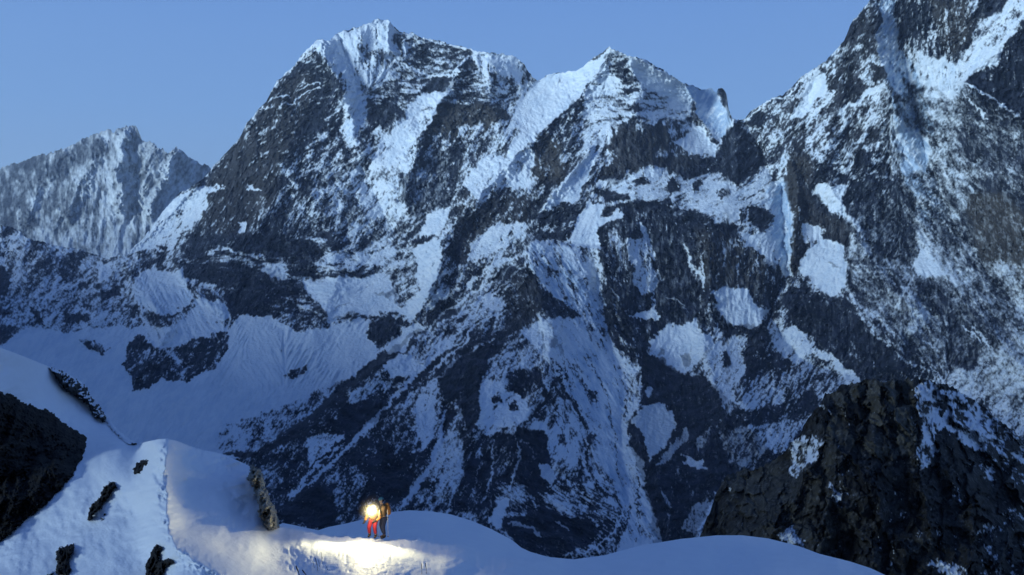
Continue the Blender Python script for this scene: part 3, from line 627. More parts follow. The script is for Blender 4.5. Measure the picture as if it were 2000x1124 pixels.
for p, w, a in [("245,250 232,330 240,420", 16, -260), ("262,262 268,340 262,430", 12, 220), ("345,290 320,350 290,430", 14, -260), ("345,290 375,340 400,400", 14, -120), ("200,262 170,340 120,430", 20, -240), ("130,290 80,360 40,440", 22, -240), ("300,285 285,350 280,420", 10, -150)]: A.ridge(rA, p, w, a)
zA = .9*oriented(A, aA, 3, 40, 1.1, 3.2, 600)+.5*grf(A.shape, 1.5, 4, 60, 1.2, seed=601)+.5*grf(A.shape, 1.5, 30, 160, 1.5, seed=602); zA /= zA.std()
cc = np.clip(cvA, .02, .98); sA = 1/(1+np.exp(-(0.62*np.log(cc/(1-cc))-zA)*1.25))
sA = np.maximum(.10+sA*.62, .05+.05*np.clip(grf(A.shape, 1.5, 4, 30, 1.0, seed=640), -1.5, 1.5))  # cover squeezed to low contrast: distance haze put into the snow and rock tones
gA = 1-1.2*np.abs(oriented(A, aA, 12, 80, 1.5, 2.6, 650))
dA = dA+rA+8*(-2.5*blur(1-sA, 1)-3.2*gA+1.0*zA)
far_mat = mountain_material('far_snowy_rock', 20.0, (0.01, 0.014, 0.022, 1), (0.032, 0.036, 0.05, 1), (0.1, 0.09, 0.08, 1))
far_o = layer('mountain', A, "-160,345 -60,338 0,330 60,309 100,298 130,290 160,272 180,264 200,258 215,252 222,260 228,250 240,248 250,250 258,246 270,252 278,272 300,282 312,291 328,297 345,288 352,294 365,305 382,314 410,328 450,350 520,380", 615, 1.5, dA, far_mat, {'snow': sA, 'tan': A.new(0)}, 1200, 2600, jag=1.8, seed=19)
far_o['kind'] = 'structure'

# ================================================================ DARK CRAG LOWER RIGHT
E = Maps(1330, 2150, 700, 1400, 1.5, seed=31, warp=4.0)
cvE = E.new(.05)
for p, v, s in [
 ("1788,760 1813,752 1876,765 1927,810 1948,835 1927,886 1868,861 1855,831 1822,835 1834,886 1805,911 1788,924 1801,861 1792,798", .93, 1.2),
 ("1880,765 1960,820 2060,900 2060,960 1960,890 1927,886 1940,835", .66, 2), ("1836,790 1850,785 1842,812 1830,815", .1, 1), ("1870,780 1890,790 1885,830 1868,815", .3, 1),
 ("1543,861 1569,852 1615,861 1594,899 1556,937 1539,932", .82, 1.2), ("1607,949 1649,937 1649,962 1636,996 1623,962", .7, 1.2), ("1514,1050 1548,1021 1569,1063 1572,1080", .95, 1),
 ("1914,1029 2000,970 2150,950 2150,1200 1923,1160", .36, 4), ("1801,1101 1843,1097 1897,1110 1885,1140", .9, 1.2), ("1876,886 1990,903 2100,966 1927,945", .32, 2),
 ("1402,950 1450,930 1470,940 1440,960", .3, 1.5), ("1662,955 1672,950 1668,985 1660,980", .6, 1), ("1755,1005 1768,1002 1762,1018", .7, 1), ("1795,1035 1803,1025 1790,1050", .6, 1)]:
    E.poly(cvE, p, v, s)
E.stroke(cvE, "1864,941 1879,985", 4, .85); E.stroke(cvE, "1596,790 1606,798", 7, .9)
aE = E.new(86.0); E.poly(aE, "1390,900 1600,880 1600,1060 1390,1060", 62, 12); E.poly(aE, "1850,770 2150,900 2150,1100 1880,1000", 140, 12)
tE = E.new(0.25); E.poly(tE, "1612,775 1685,745 1785,742 1795,830 1785,880 1720,900 1620,860", 1.0, 6); E.poly(tE, "1400,900 1640,880 1640,1080 1400,1060", .6, 20)
for p, w, v in [('1690,742 1692,800 1688,860 1700,930', 6, 0), ('1722,742 1728,800 1740,850 1742,900', 6, 0), ('1655,760 1652,830 1640,900', 4, .1), ('1628,855 1660,838 1700,832', 7, 1), ('1745,840 1760,880 1790,890', 6, 1), ('1790,745 1796,820 1790,900', 9, 0), ('1560,870 1540,940 1500,1010', 5, 0), ('1620,900 1600,960 1560,1030', 6, 1)]: E.stroke(tE, p, w, v)  # dark cracks, and a ledge highlight painted in as paler rock
dE = tps([(1330,1060,420),(1400,950,440),(1480,915,450),(1560,850,440),(1620,770,430),(1700,742,430),(1790,742,440),(1880,768,470),(1960,830,480),(2150,960,480),(1700,850,385),(1620,880,385),(1500,1000,380),(1600,1050,345),(1800,900,385),(1800,1000,350),(1950,950,410),(2000,1100,360),(2150,1150,360),(1700,1124,320),(1400,1124,350),(1700,1400,230),(1330,1400,240),(2150,1400,240)], E.U, E.V, 1e-3)
rE = E.new(0)
for p, w, a in [("1612,775 1610,860 1560,960 1500,1050", 16, -14), ("1688,745 1690,830 1680,900", 8, 9), ("1725,745 1730,830 1740,900", 7, -8), ("1790,745 1795,850 1800,950 1830,1060", 16, -16), ("1650,760 1655,850", 7, -6), ("1640,900 1610,1000 1600,1100", 16, -10), ("1860,770 1900,860 1960,960", 18, 9), ("1700,900 1720,1000 1700,1120", 18, -10), ("1840,900 1900,1000 1900,1120", 16, -10)]: E.ridge(rE, p, w, a)
w1, q1, c1 = cell_bank(E, aE, 52, 1.5, 960, .07); w2, q2, c2 = cell_bank(E, aE, 21, 1.5, 970, .09); w3, q3, c3 = cell_bank(E, aE, 8, 1.5, 980, .12)
zE = .4*oriented(E, aE, 3, 40, 1.1, 3.0, 700)+.3*grf(E.shape, 1.5, 3, 50, 1.0, seed=701)+.5*w2+.5*w3+.8*np.clip(q2*2.2, 0, 1)+.5*np.clip(q3*2, 0, 1); zE /= zE.std()
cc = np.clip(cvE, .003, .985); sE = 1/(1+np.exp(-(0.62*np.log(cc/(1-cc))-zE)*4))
gE = 1-1.2*np.abs(oriented(E, aE, 12, 110, 1.6, 2.2, 750)); hE = grf(E.shape, 1.5, 40, 250, 1.8, seed=760)
dE = dE+rE+.26*(-2*blur(1-sE, 1)-2.2*gE+.2*zE+4*hE-110*c1-42*c2-9*c3-10*w1-4*w2-1.2*w3)
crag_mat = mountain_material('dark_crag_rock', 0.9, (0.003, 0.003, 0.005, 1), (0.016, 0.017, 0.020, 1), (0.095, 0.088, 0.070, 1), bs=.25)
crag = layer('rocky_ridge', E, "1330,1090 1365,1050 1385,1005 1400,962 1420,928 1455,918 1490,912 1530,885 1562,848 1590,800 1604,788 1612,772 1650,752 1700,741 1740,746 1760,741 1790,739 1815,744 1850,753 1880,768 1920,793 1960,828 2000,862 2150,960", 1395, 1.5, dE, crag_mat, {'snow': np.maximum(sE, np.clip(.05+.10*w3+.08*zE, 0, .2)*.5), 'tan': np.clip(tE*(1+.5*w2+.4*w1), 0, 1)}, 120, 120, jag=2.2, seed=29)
crag['kind'] = 'structure'

# ================================================================ NEAR SNOW SLOPE
G = Maps(-160, 2150, 560, 1460, 2.0, seed=51, warp=2.2)
near = tps([(-150,600,39),(0,680,44),(95,715,52),(150,742,55),(212,822,53),(265,868,45),(150,800,53),(60,770,47.5),(0,765,42.5),(-150,760,37),(170,850,47),(0,1056,32),(-150,1060,33),(60,1000,34),(130,935,36),
 (240,880,39.5),(300,866,34.2),(325,858,33.5),(325,900,31.0),(325,960,29),(325,1015,27),(340,1060,24.8),(385,1090,23.4),(435,1124,22.2),(275,912,33.6),(275,1000,29.8),(200,975,32.2),(120,1095,28.2),(0,1124,28.5),(-150,1124,30),(220,1100,26.3),(300,1100,24.8),
 (350,880,34.4),(350,950,32.4),(355,1030,28.6),(400,890,35.4),(400,960,33.0),(400,1040,29.0),(440,900,36.0),(440,1000,32.0),(488,912,36),(480,980,33.6),(520,1010,33.4),(540,1028,33.6),(500,1040,31.2),(440,1080,27.0),(500,1124,25.6),
 (560,1034,33.8),(600,1040,33.8),(650,1049,33.6),(740,1051,33.4),(800,1055,33.4),(850,1062,33.5),(600,1080,29.9),(740,1085,29.5),(740,1124,26.0),(660,1124,26.1),(660,1085,29.6),(600,1124,27.5),(900,1124,28.8),(870,1090,30.6),
 (300,1300,16.5),(0,1300,15),(740,1300,18.5),(1200,1300,21),(1600,1300,24),(2100,1300,27),(-150,1460,12),(740,1460,14.5),(1500,1460,18),(2150,1460,20),(435,1250,17.5)], G.U, G.V, 1e-4)
far = tps([(560,1040,48),(640,1031,49),(700,1040,45),(720,1018,50),(800,998,52),(800,1030,44),(860,1003,52),(860,1050,40),(900,1080,34),(920,1018,51),(960,1034,50),(960,1060,43),(1000,1055,49),(1030,1075,47),(1070,1088,46),(1120,1093,46),
 (1120,1124,40),(1000,1100,37),(950,1124,31),(900,1124,29),(1050,1124,35),(1180,1086,48),(1250,1066,50),(1330,1053,52),(1420,1046,54),(1500,1052,53),(1560,1068,51),(1600,1082,50),(1660,1098,48),(1730,1124,46),(1420,1085,48),(1420,1124,43),(1250,1100,44),(1250,1124,40),
 (1800,1150,45),(2100,1260,42),(740,1124,26.0),(600,1124,26.4),(740,1300,18.5),(1200,1300,21),(1600,1300,24),(2100,1300,27),(740,1460,14.5),(1500,1460,18),(2150,1460,20)], G.U, G.V, 1e-4)
# the climbers' ledge: a lip of snow in front of the farther dome
lip = np.interp(G.U, [540, 600, 650, 700, 740, 780, 820, 860, 900, 960], [1026, 1037, 1047.5, 1048, 1050, 1051.5, 1054, 1062, 1076, 1110]) + 1.1*grf(G.shape, 2.0, 12, 60, 1.2, seed=53)[5][None, :]
useF = np.clip((lip-G.V)/3.0+0.5, 0, 1)*np.clip((G.U-540)/10, 0, 1)
wide = np.clip((lip-G.V)/40.0+0.5, 0, 1); k = np.clip((G.U-800)/90, 0, 1); useF = useF*(1-k)+wide*k
useF = np.where(G.U > 900, np.clip(useF, np.clip((G.U-900)/200, 0, 1), 1), useF)
gd = near*(1-useF)+far*useF
gr = G.new(0)
for p, w, a in [("325,856 325,900 326,960 326,1010 332,1040 345,1072 385,1096 440,1130 470,1180", 16, -1.35), ("265,868 325,857 400,882 488,912", 10, -.25), ("488,912 497,950 517,990 540,1028", 8, -.4),
 ("435,895 450,930 440,960", 10, .16), ("450,965 478,985 470,1010", 9, .18), ("1120,1094 1200,1120 1300,1150", 26, -.35), ("1450,1056 1560,1100 1650,1160", 40, -.5), ("770,1040 860,1048 960,1075", 18, -.5),
 ("180,770 240,830 265,868", 8, -.8)]:
    G.ridge(gr, p, w, a)
n1 = grf(G.shape, 2, 60, 400, 1.9, seed=55); n2 = grf(G.shape, 2, 14, 70, 1.4, seed=56); n3 = grf(G.shape, 2, 4, 16, 0.8, seed=57)
rough = G.new(.25)
for p, v in [("225,880 325,858 325,1010 440,1124 440,1400 -160,1400 -160,1000 170,860", .36), ("560,1040 900,1060 900,1240 500,1240 520,1080", .45), ("290,858 325,856 332,1010 300,1010", 1.3)]: G.poly(rough, p, v, 9)
# trampled snow and boot tracks round the light
trk = G.new(0); rs = random.Random(4)
def foot(u, v, w, h, a):
    w_ = G.win([(u, v)], 26); X = G.U[w_]-u; Y = G.V[w_]-v
    trk[w_] += a*np.exp(-((X/w)**2+(Y/h)**2)**1.5)
for i in range(430):
    u = rs.gauss(725, 62); v = rs.uniform(1056, 1135)
    if abs(u-725) > (v-1040)*1.5+45: continue
    foot(u, v, rs.uniform(2.4, 6.5), rs.uniform(1.6, 3.2), rs.uniform(.015, .07)*rs.choice([1, 1, 1, -1]))
for u, v in [(823, 1104), (831, 1104), (752, 1083), (758, 1082), (764, 1090), (777, 1070), (668, 1084), (660, 1081), (676, 1088)]: foot(u, v, 2.6, 7.0, .13)
for i in range(60):
    u = rs.uniform(560, 640); v = rs.uniform(1062, 1124); foot(u, v, 2.2, rs.uniform(2, 7), rs.uniform(.02, .08))
sast = grf(G.shape, 2, 7, 46, 1.2, ang=14, an=4.5, seed=58); sast = np.where(sast > 0, sast, sast*.4)*np.clip(.5+.5*grf(G.shape, 2, 80, 300, 1.5, seed=59), 0, 1.4)
gd = gd - .055*sast*gd/33 + gr + gd/33.0*(.35*n1+.055*n2*rough*2+.02*n3*rough) + trk
gmask = G.new(0.0)     # rock showing through the crust
snow_m, nt, b = nmat('wind_packed_snow')
b.inputs['Roughness'].default_value = 0.62; b.inputs['Subsurface Weight'].default_value = 0.0
na = noise(nt, 0.9, (1, 1, 1), 6, .6); nb_ = noise(nt, 9.0, (1, 1, 1), 5, .6)
nt.links.new(mixc(nt, na, (0.74, 0.78, 0.83, 1), (0.84, 0.87, 0.90, 1)), b.inputs['Base Color'])
bump(nt, b, mth(nt, 'ADD', mth(nt, 'MULTIPLY', na, 1.5), mth(nt, 'MULTIPLY', nb_, 0.35)), .35, .16)
def slope_foot(x, y, z):
    rows = []
    for t in (0.25, 0.5, 0.75, 1.0, 1.6, 3.0):
        if t <= 1: rows.append((x*(1+t*.6), y*(1-t)+t*(-2), z*(1-t)+t*(-1.75)))
        else: rows.append((x*(1.6+t), y*0-2-14*(t-1), z*0-1.75+6*(t-1)))
    return [np.array([r[i] for r in rows]) for i in range(3)]
GCREST = "-160,596 0,679 45,696 95,716 130,729 160,747 185,782 200,802 212,822 238,848 265,868 290,862 310,858 325,857 345,861 372,872 400,880 430,886 460,898 488,911 491,925 495,940 500,958 512,985 527,1008 541,1027 552,1022 575,1026 600,1032 622,1036 640,1030 680,1022 720,1012 760,1001 800,997 840,999 880,1005 920,1017 960,1034 1000,1055 1018,1070 1035,1078 1070,1088 1120,1093 1180,1085 1250,1066 1330,1053 1400,1046 1450,1046 1500,1052 1560,1067 1600,1082 1660,1097 1700,1110 1730,1124 1800,1152 2150,1270"
near_o = layer('snow_slope', G, GCREST, 1440, 2.0, gd, snow_m, {}, 40, 45, urange=(-156, 2140), foot=slope_foot)
near_o['kind'] = 'structure'

# ================================================================ VALLEY FLOOR, AND AN ADDED RANGE THAT SHADES THE WALL (both out of frame)
vm, nt, b = nmat('valley_snow_and_rock')
vn = noise(nt, 0.004, (1, 1, 1), 8, .6)
nt.links.new(mixc(nt, mth(nt, 'GREATER_THAN', vn, .5), (.03, .03, .035, 1), (.7, .74, .8, 1)), b.inputs['Base Color'])
xs = np.linspace(-16000, 16000, 41); XX, YY = np.meshgrid(xs, xs)
o = grid_object('valley_floor', XX, YY, -2300+0*XX+60*np.sin(XX/3000)*np.cos(YY/2500), vm); o['kind'] = 'structure'
# unseen range behind the camera, added to shade the lower wall
ta = np.linspace(-1, 1, 140)[None, :]; tb = np.linspace(0, 1, 40)[:, None]
hx, hy = math.sin(SUN_AZ), math.cos(SUN_AZ)
rsn = grf((64, 256), 1.0, 6, 80, 1.5, seed=90)[:40, :140]
dist = 5200+1800*(1-tb); along = 15000*ta
Zr = -2300+tb**0.9*(SHADE_RIDGE_H+2300)+rsn*160*tb+0*ta
Xr = hx*(dist-1200*tb)-hy*along+rsn*150; Yr = hy*(dist-1200*tb)+hx*along+rsn*120
Xr2 = hx*(dist+2500)-hy*along; Yr2 = hy*(dist+2500)+hx*along
Xa = np.vstack([Xr, Xr2[-1:]+hx*2500+0*ta]); Ya = np.vstack([Yr, Yr2[-1:]+hy*2500+0*ta]); Za = np.vstack([Zr, -2300+0*ta])
o = grid_object('mountain', Xa, Ya, Za, vm); o['kind'] = 'structure'

# ================================================================ AIR
hz = bpy.data.materials.new('haze'); hz.use_nodes = True; nt = hz.node_tree; nt.nodes.clear()
pv = N(nt, 'ShaderNodeVolumePrincipled'); pv.inputs['Density'].default_value = HAZE; pv.inputs['Color'].default_value = (0.62, 0.76, 0.95, 1); pv.inputs['Anisotropy'].default_value = 0.1
mo = N(nt, 'ShaderNodeOutputMaterial'); nt.links.new(pv.outputs[0], mo.inputs['Volume'])
bm = bmesh.new(); bmesh.ops.create_cube(bm, size=1.0)
for v in bm.verts: v.co = Vector((v.co.x*33000, v.co.y*33000, -2420 if v.co.z < 0 else 5200))
me = bpy.data.meshes.new('haze'); bm.to_mesh(me); bm.free(); me.materials.append(hz)
hzo = bpy.data.objects.new('haze', me); COL.objects.link(hzo); hzo['kind'] = 'stuff'
hzo.display_type = 'BOUNDS'

# ================================================================ ROCKS STICKING OUT OF THE NEAR SNOW
def thing(o, label, cat, group=None):
    o['label'] = label; o['category'] = cat
    if group: o['group'] = group
    return o
def rock_material(name, a, bcol, scale, snowdust=0.0):
    m, nt, b = nmat(name)
    n = noise(nt, scale, (1, 1, .6), 8, .65, .4); n2 = noise(nt, scale*4, (1, 1, 1), 6, .7)
    f = mth(nt, 'MULTIPLY_ADD', n, 3.0); nt.nodes[-1].inputs[2].default_value = -1.0; f.node.use_clamp = True
    c = mixc(nt, f, a, bcol)
    if snowdust:
        g = N(nt, 'ShaderNodeNewGeometry'); s_ = N(nt, 'ShaderNodeSeparateXYZ'); nt.links.new(g.outputs['Normal'], s_.inputs[0])
        k = mth(nt, 'ADD', s_.outputs['Z'], mth(nt, 'MULTIPLY', n2, .8)); mr = N(nt, 'ShaderNodeMapRange'); nt.links.new(k, mr.inputs[0])
        mr.inputs[1].default_value = 1.25-snowdust; mr.inputs[2].default_value = 1.35-snowdust*.8
        c = mixc(nt, mr.outputs[0], c, (.78, .82, .86, 1))
    nt.links.new(c, b.inputs['Base Color']); bump(nt, b, mth(nt, 'ADD', n, mth(nt, 'MULTIPLY', n2, .4)), .8, .25/scale)
    return m
def outcrop(name, outline, T, mat, step=1.5, edge=14, seed=1, embed=.12, lam=30, amp=.3, warp=1.5, facing=0.0, push=0.0):
    P = pts(outline) if isinstance(outline, str) else outline
    a = np.array(P); X, Y = np.meshgrid(np.arange(a[:, 0].min()-6, a[:, 0].max()+6, step), np.arange(a[:, 1].min()-6, a[:, 1].max()+6, step))
    big = (max(64, X.shape[0]), max(64, X.shape[1]))
    wob = lambda s_: grf(big, step, 4, 30, 1.0, seed=s_)[:X.shape[0], :X.shape[1]]
    XX = X+warp*wob(seed); YY = Y+warp*wob(seed+1); ins = np.zeros(X.shape, bool); D = np.full(X.shape, 1e9)
    for i in range(len(P)):
        x1, y1 = P[i]; x2, y2 = P[(i+1) % len(P)]; dx, dy = x2-x1, y2-y1
        t = np.clip(((XX-x1)*dx+(YY-y1)*dy)/(dx*dx+dy*dy+1e-9), 0, 1); D = np.minimum(D, np.hypot(XX-x1-t*dx, YY-y1-t*dy))
        if y1 != y2: ins ^= ((y1 > YY) != (y2 > YY)) & (XX < (x2-x1)*(YY-y1)/(y2-y1)+x1)
    sd_ = np.where(ins, D, -D)
    prof = np.clip(sd_/edge, 0, 1)**.55
    g = G.sample(gd, X, Y); wdt = max(a[:, 0].ptp() if hasattr(a[:, 0], 'ptp') else np.ptp(a[:, 0]), 1)
    fac = 1-1.3*np.abs(grf(big, step, lam*.35, lam*2.2, 1.5, ang=70, an=2.0, seed=seed+5)[:X.shape[0], :X.shape[1]])
    fac2 = grf(big, step, 3.2, lam*.5, 1.1, seed=seed+9)[:X.shape[0], :X.shape[1]]
    fr = g+push+embed-prof*T*(1+facing*(X-a[:, 0].mean())/wdt)-amp*prof*(fac+.35*fac2)
    cv, ce, ck = cells(X+.25*lam*fac2*.3, Y, lam*.8, 70, 1.5, seed+3); dv, de, dk = cells(X, Y+.2*fac2, lam*.33, 60, 1.4, seed+4)
    fr = fr+prof*amp*(2.6*ck+1.0*dk+.5*cv+.25*dv-.25*np.clip(ce*3, 0, 1))
    bk = g+push+embed+.02+.5*T*prof
    co = np.concatenate([np.stack(P3(X, Y, fr), -1).reshape(-1, 3), np.stack(P3(X, Y, bk), -1).reshape(-1, 3)])
    idx = np.arange(X.size).reshape(X.shape); ok = sd_ > -1.0
    q = ok[:-1, :-1] & ok[1:, :-1] & ok[1:, 1:] & ok[:-1, 1:]
    fq = np.stack([idx[:-1, :-1], idx[1:, :-1], idx[1:, 1:], idx[:-1, 1:]], -1)[q]; allq = np.vstack([fq, fq[:, ::-1]+X.size])
    used = np.unique(allq); rem = np.full(co.shape[0], -1); rem[used] = np.arange(len(used))
    me = bpy.data.meshes.new(name); me.from_pydata(co[used].tolist(), [], rem[allq].tolist()); me.materials.append(mat)
    me.polygons.foreach_set('use_smooth', np.ones(len(me.polygons), bool))
    o = bpy.data.objects.new(name, me); COL.objects.link(o)
    c = Vector(co[used].mean(0)); me.transform(Matrix.Translation(-c)); o.location = c
    return o
dark_rock = rock_material('black_rock', (0.004, 0.004, 0.005, 1), (0.03, 0.028, 0.026, 1), .8)
grey_rock = rock_material('grey_rock', (0.012, 0.013, 0.016, 1), (0.07, 0.075, 0.075, 1), 1.6, .2)
tan_rock = rock_material('tan_rock', (0.09, 0.086, 0.07, 1), (0.46, 0.43, 0.34, 1), 2.6)
thing(outcrop('rock_outcrop', "-40,760 0,765 22,770 45,786 62,792 78,800 96,800 120,822 150,842 171,856 168,880 155,905 141,932 118,958 92,985 62,1006 30,1035 6,1056 -40,1080", 1.5, dark_rock, edge=34, seed=201, amp=.35, lam=60),
      'big black rock outcrop filling the left edge beside the bright snow slope', 'rock')
thing(outcrop('rock_outcrop', "95,718 120,724 150,742 172,757 178,776 196,794 209,820 205,826 184,815 170,790 150,776 133,766 118,752", 1.3, grey_rock, edge=7, seed=211, amp=.3, warp=1.0, push=-.3),
      'dark wedge of rock on the crest of the shaded back slope, left', 'rock')
thing(outcrop('rock_outcrop', "207,822 218,826 232,842 250,856 268,866 262,871 246,866 226,848 212,832", .5, grey_rock, edge=4, seed=214, amp=.15, warp=.7, push=-.3),
      'thin dark rim of rock running down the crest to the bright snow saddle', 'rock')
thing(outcrop('rock_outcrop', "487,911 497,910 508,916 515,930 517,946 524,962 529,978 538,994 543,1012 545,1030 536,1036 522,1034 514,1020 504,1008 503,996 506,988 500,975 495,958 489,944 483,936 487,925", 1.5, tan_rock, edge=10, seed=221, amp=.5, lam=24, warp=1.2, push=-.2),
      'upright pale tan rock at the edge of the snow wall, lit by the headlamp', 'rock')
for i, (ol, t, lb) in enumerate([
 ("259,916 266,904 279,899 290,901 284,912 272,922 264,928", .45, 'small dark rock highest on the bright snow face, near its peak'),
 ("170,1012 174,994 182,984 196,968 204,950 214,942 226,944 228,952 216,962 222,958 212,974 200,990 186,1004 176,1020", .6, 'long dark slab of rock lying aslant in the middle of the bright snow face'),
 ("196,1012 203,1003 210,1002 206,1010 199,1018", .25, 'tiny dark stone just below the long slab on the snow face'),
 ("108,1085 114,1070 128,1068 145,1062 148,1068 140,1082 134,1098 140,1112 134,1122 118,1124 106,1118 112,1104", .6, 'jagged dark rock low on the left of the bright snow face'),
 ("84,1124 94,1117 106,1118 104,1128 88,1130", .25, 'flat dark stone at the bottom edge left of the jagged rock'),
 ("284,1124 283,1104 292,1090 298,1074 306,1064 317,1066 314,1074 308,1078 312,1094 322,1092 326,1090 340,1096 338,1102 326,1106 316,1120 312,1132 288,1134", .8, 'forked black rock at the bottom edge right under the snow ridge')]):
    thing(outcrop('rock', ol, t, dark_rock if i in (1, 3, 5, 0) else grey_rock, step=1.2, edge=6, seed=230+9*i, amp=.16, lam=14, warp=1.3, embed=.04), lb, 'rock', 'dark rocks poking through the bright snow face')

# ================================================================ CLIMBERS
def simple_mat(name, col, rough=.7, emis=None, spec=.2):
    m, nt, b = nmat(name); b.inputs['Roughness'].default_value = rough; b.inputs['Specular IOR Level'].default_value = spec
    n = noise(nt, 40, (1, 1, 1), 4, .6); nt.links.new(mixc(nt, n, tuple(c*.75 for c in col[:3])+(1,), col), b.inputs['Base Color'])
    bump(nt, b, noise(nt, 18, (1, 1, 1), 3, .5), .3, .02)
    if emis: b.inputs['Emission Color'].default_value = emis[:3]+(1,); b.inputs['Emission Strength'].default_value = emis[3]
    return m
MT = {k: simple_mat(k, c) for k, c in dict(skin=(.45, .27, .2, 1), red_fabric=(.30, .02, .03, 1), orange_fabric=(.34, .13, .03, 1), navy_fabric=(.02, .025, .06, 1), brown_fabric=(.10, .06, .03, 1),
      black_fabric=(.012, .012, .014, 1), teal_fabric=(.05, .18, .22, 1), grey_fabric=(.25, .25, .27, 1), boot_leather=(.03, .022, .018, 1), hair=(.015, .01, .008, 1), metal=(.22, .22, .24, 1), white_plastic=(.6, .6, .6, 1)).items()}
def skin_mesh(name, verts, edges, radii, mat, parent=None, root=0, sub=2):
    me = bpy.data.meshes.new(name); me.from_pydata([tuple(v) for v in verts], edges, []); me.update()
    o = bpy.data.objects.new(name, me); COL.objects.link(o)
    o.modifiers.new('s', 'SKIN'); sv_ = me.skin_vertices[0].data
    for i, r in enumerate(radii): sv_[i].radius = (r, r) if not isinstance(r, tuple) else r; sv_[i].use_root = (i == root)
    ss = o.modifiers.new('d', 'SUBSURF'); ss.levels = sub; ss.render_levels = sub
    dg = bpy.context.evaluated_depsgraph_get(); dg.update()
    me2 = bpy.data.meshes.new_from_object(o.evaluated_get(dg)); me2.name = name
    o.modifiers.clear(); o.data = me2; me2.materials.clear(); me2.materials.append(mat)
    me2.polygons.foreach_set('use_smooth', np.ones(len(me2.polygons), bool))
    if parent: o.parent = parent
    return o
def ball(name, c, r, mat, parent=None, seg=16, cut=None):
    bm = bmesh.new(); bmesh.ops.create_uvsphere(bm, u_segments=seg, v_segments=seg//2+2, radius=1)
    if cut is not None:
        bmesh.ops.delete(bm, geom=[v for v in bm.verts if cut(v.co)], context='VERTS')
    for v in bm.verts: v.co = Vector((v.co.x*r[0]+c[0], v.co.y*r[1]+c[1], v.co.z*r[2]+c[2]))
    me = bpy.data.meshes.new(name); bm.to_mesh(me); bm.free(); me.materials.append(mat)
    me.polygons.foreach_set('use_smooth', np.ones(len(me.polygons), bool))
    o = bpy.data.objects.new(name, me); COL.objects.link(o); o.parent = parent
    return o
class Sk:
    def __init__(s): s.v, s.e, s.r = [], [], []
    def add(s, p, r, link=None):
        s.v.append(Vector(p)); s.r.append(r); i = len(s.v)-1
        if link is not None: s.e.append((link, i))
        return i
def hand(sk, wrist, wpos, d, side, grip=.5):
    """palm and five separate fingers, bent by `grip`; d = direction of the forearm, side = direction of the thumb"""
    d = d.normalized(); side = (side-d*side.dot(d)).normalized(); nrm = d.cross(side)
    palm = sk.add(wpos+d*.055, (.030, .018), wrist)
    for k, (off, L) in enumerate(((.030, .068), (.011, .078), (-.009, .072), (-.028, .056))):
        a = sk.add(wpos+d*.095+side*off, .0105, palm); b1 = sk.add(sk.v[a]+(d*math.cos(grip)+nrm*math.sin(grip))*L*.5, .0095, a)
        sk.add(sk.v[b1]+(d*math.cos(grip*2.2)+nrm*math.sin(grip*2.2))*L*.5, .0080, b1)
    t = sk.add(wpos+d*.040+side*.036, .0120, palm); t2 = sk.add(sk.v[t]+(side*.6+d*.7+nrm*.3).normalized()*.032, .0105, t); sk.add(sk.v[t2]+(d*.9+nrm*.5).normalized()*.026, .009, t2)
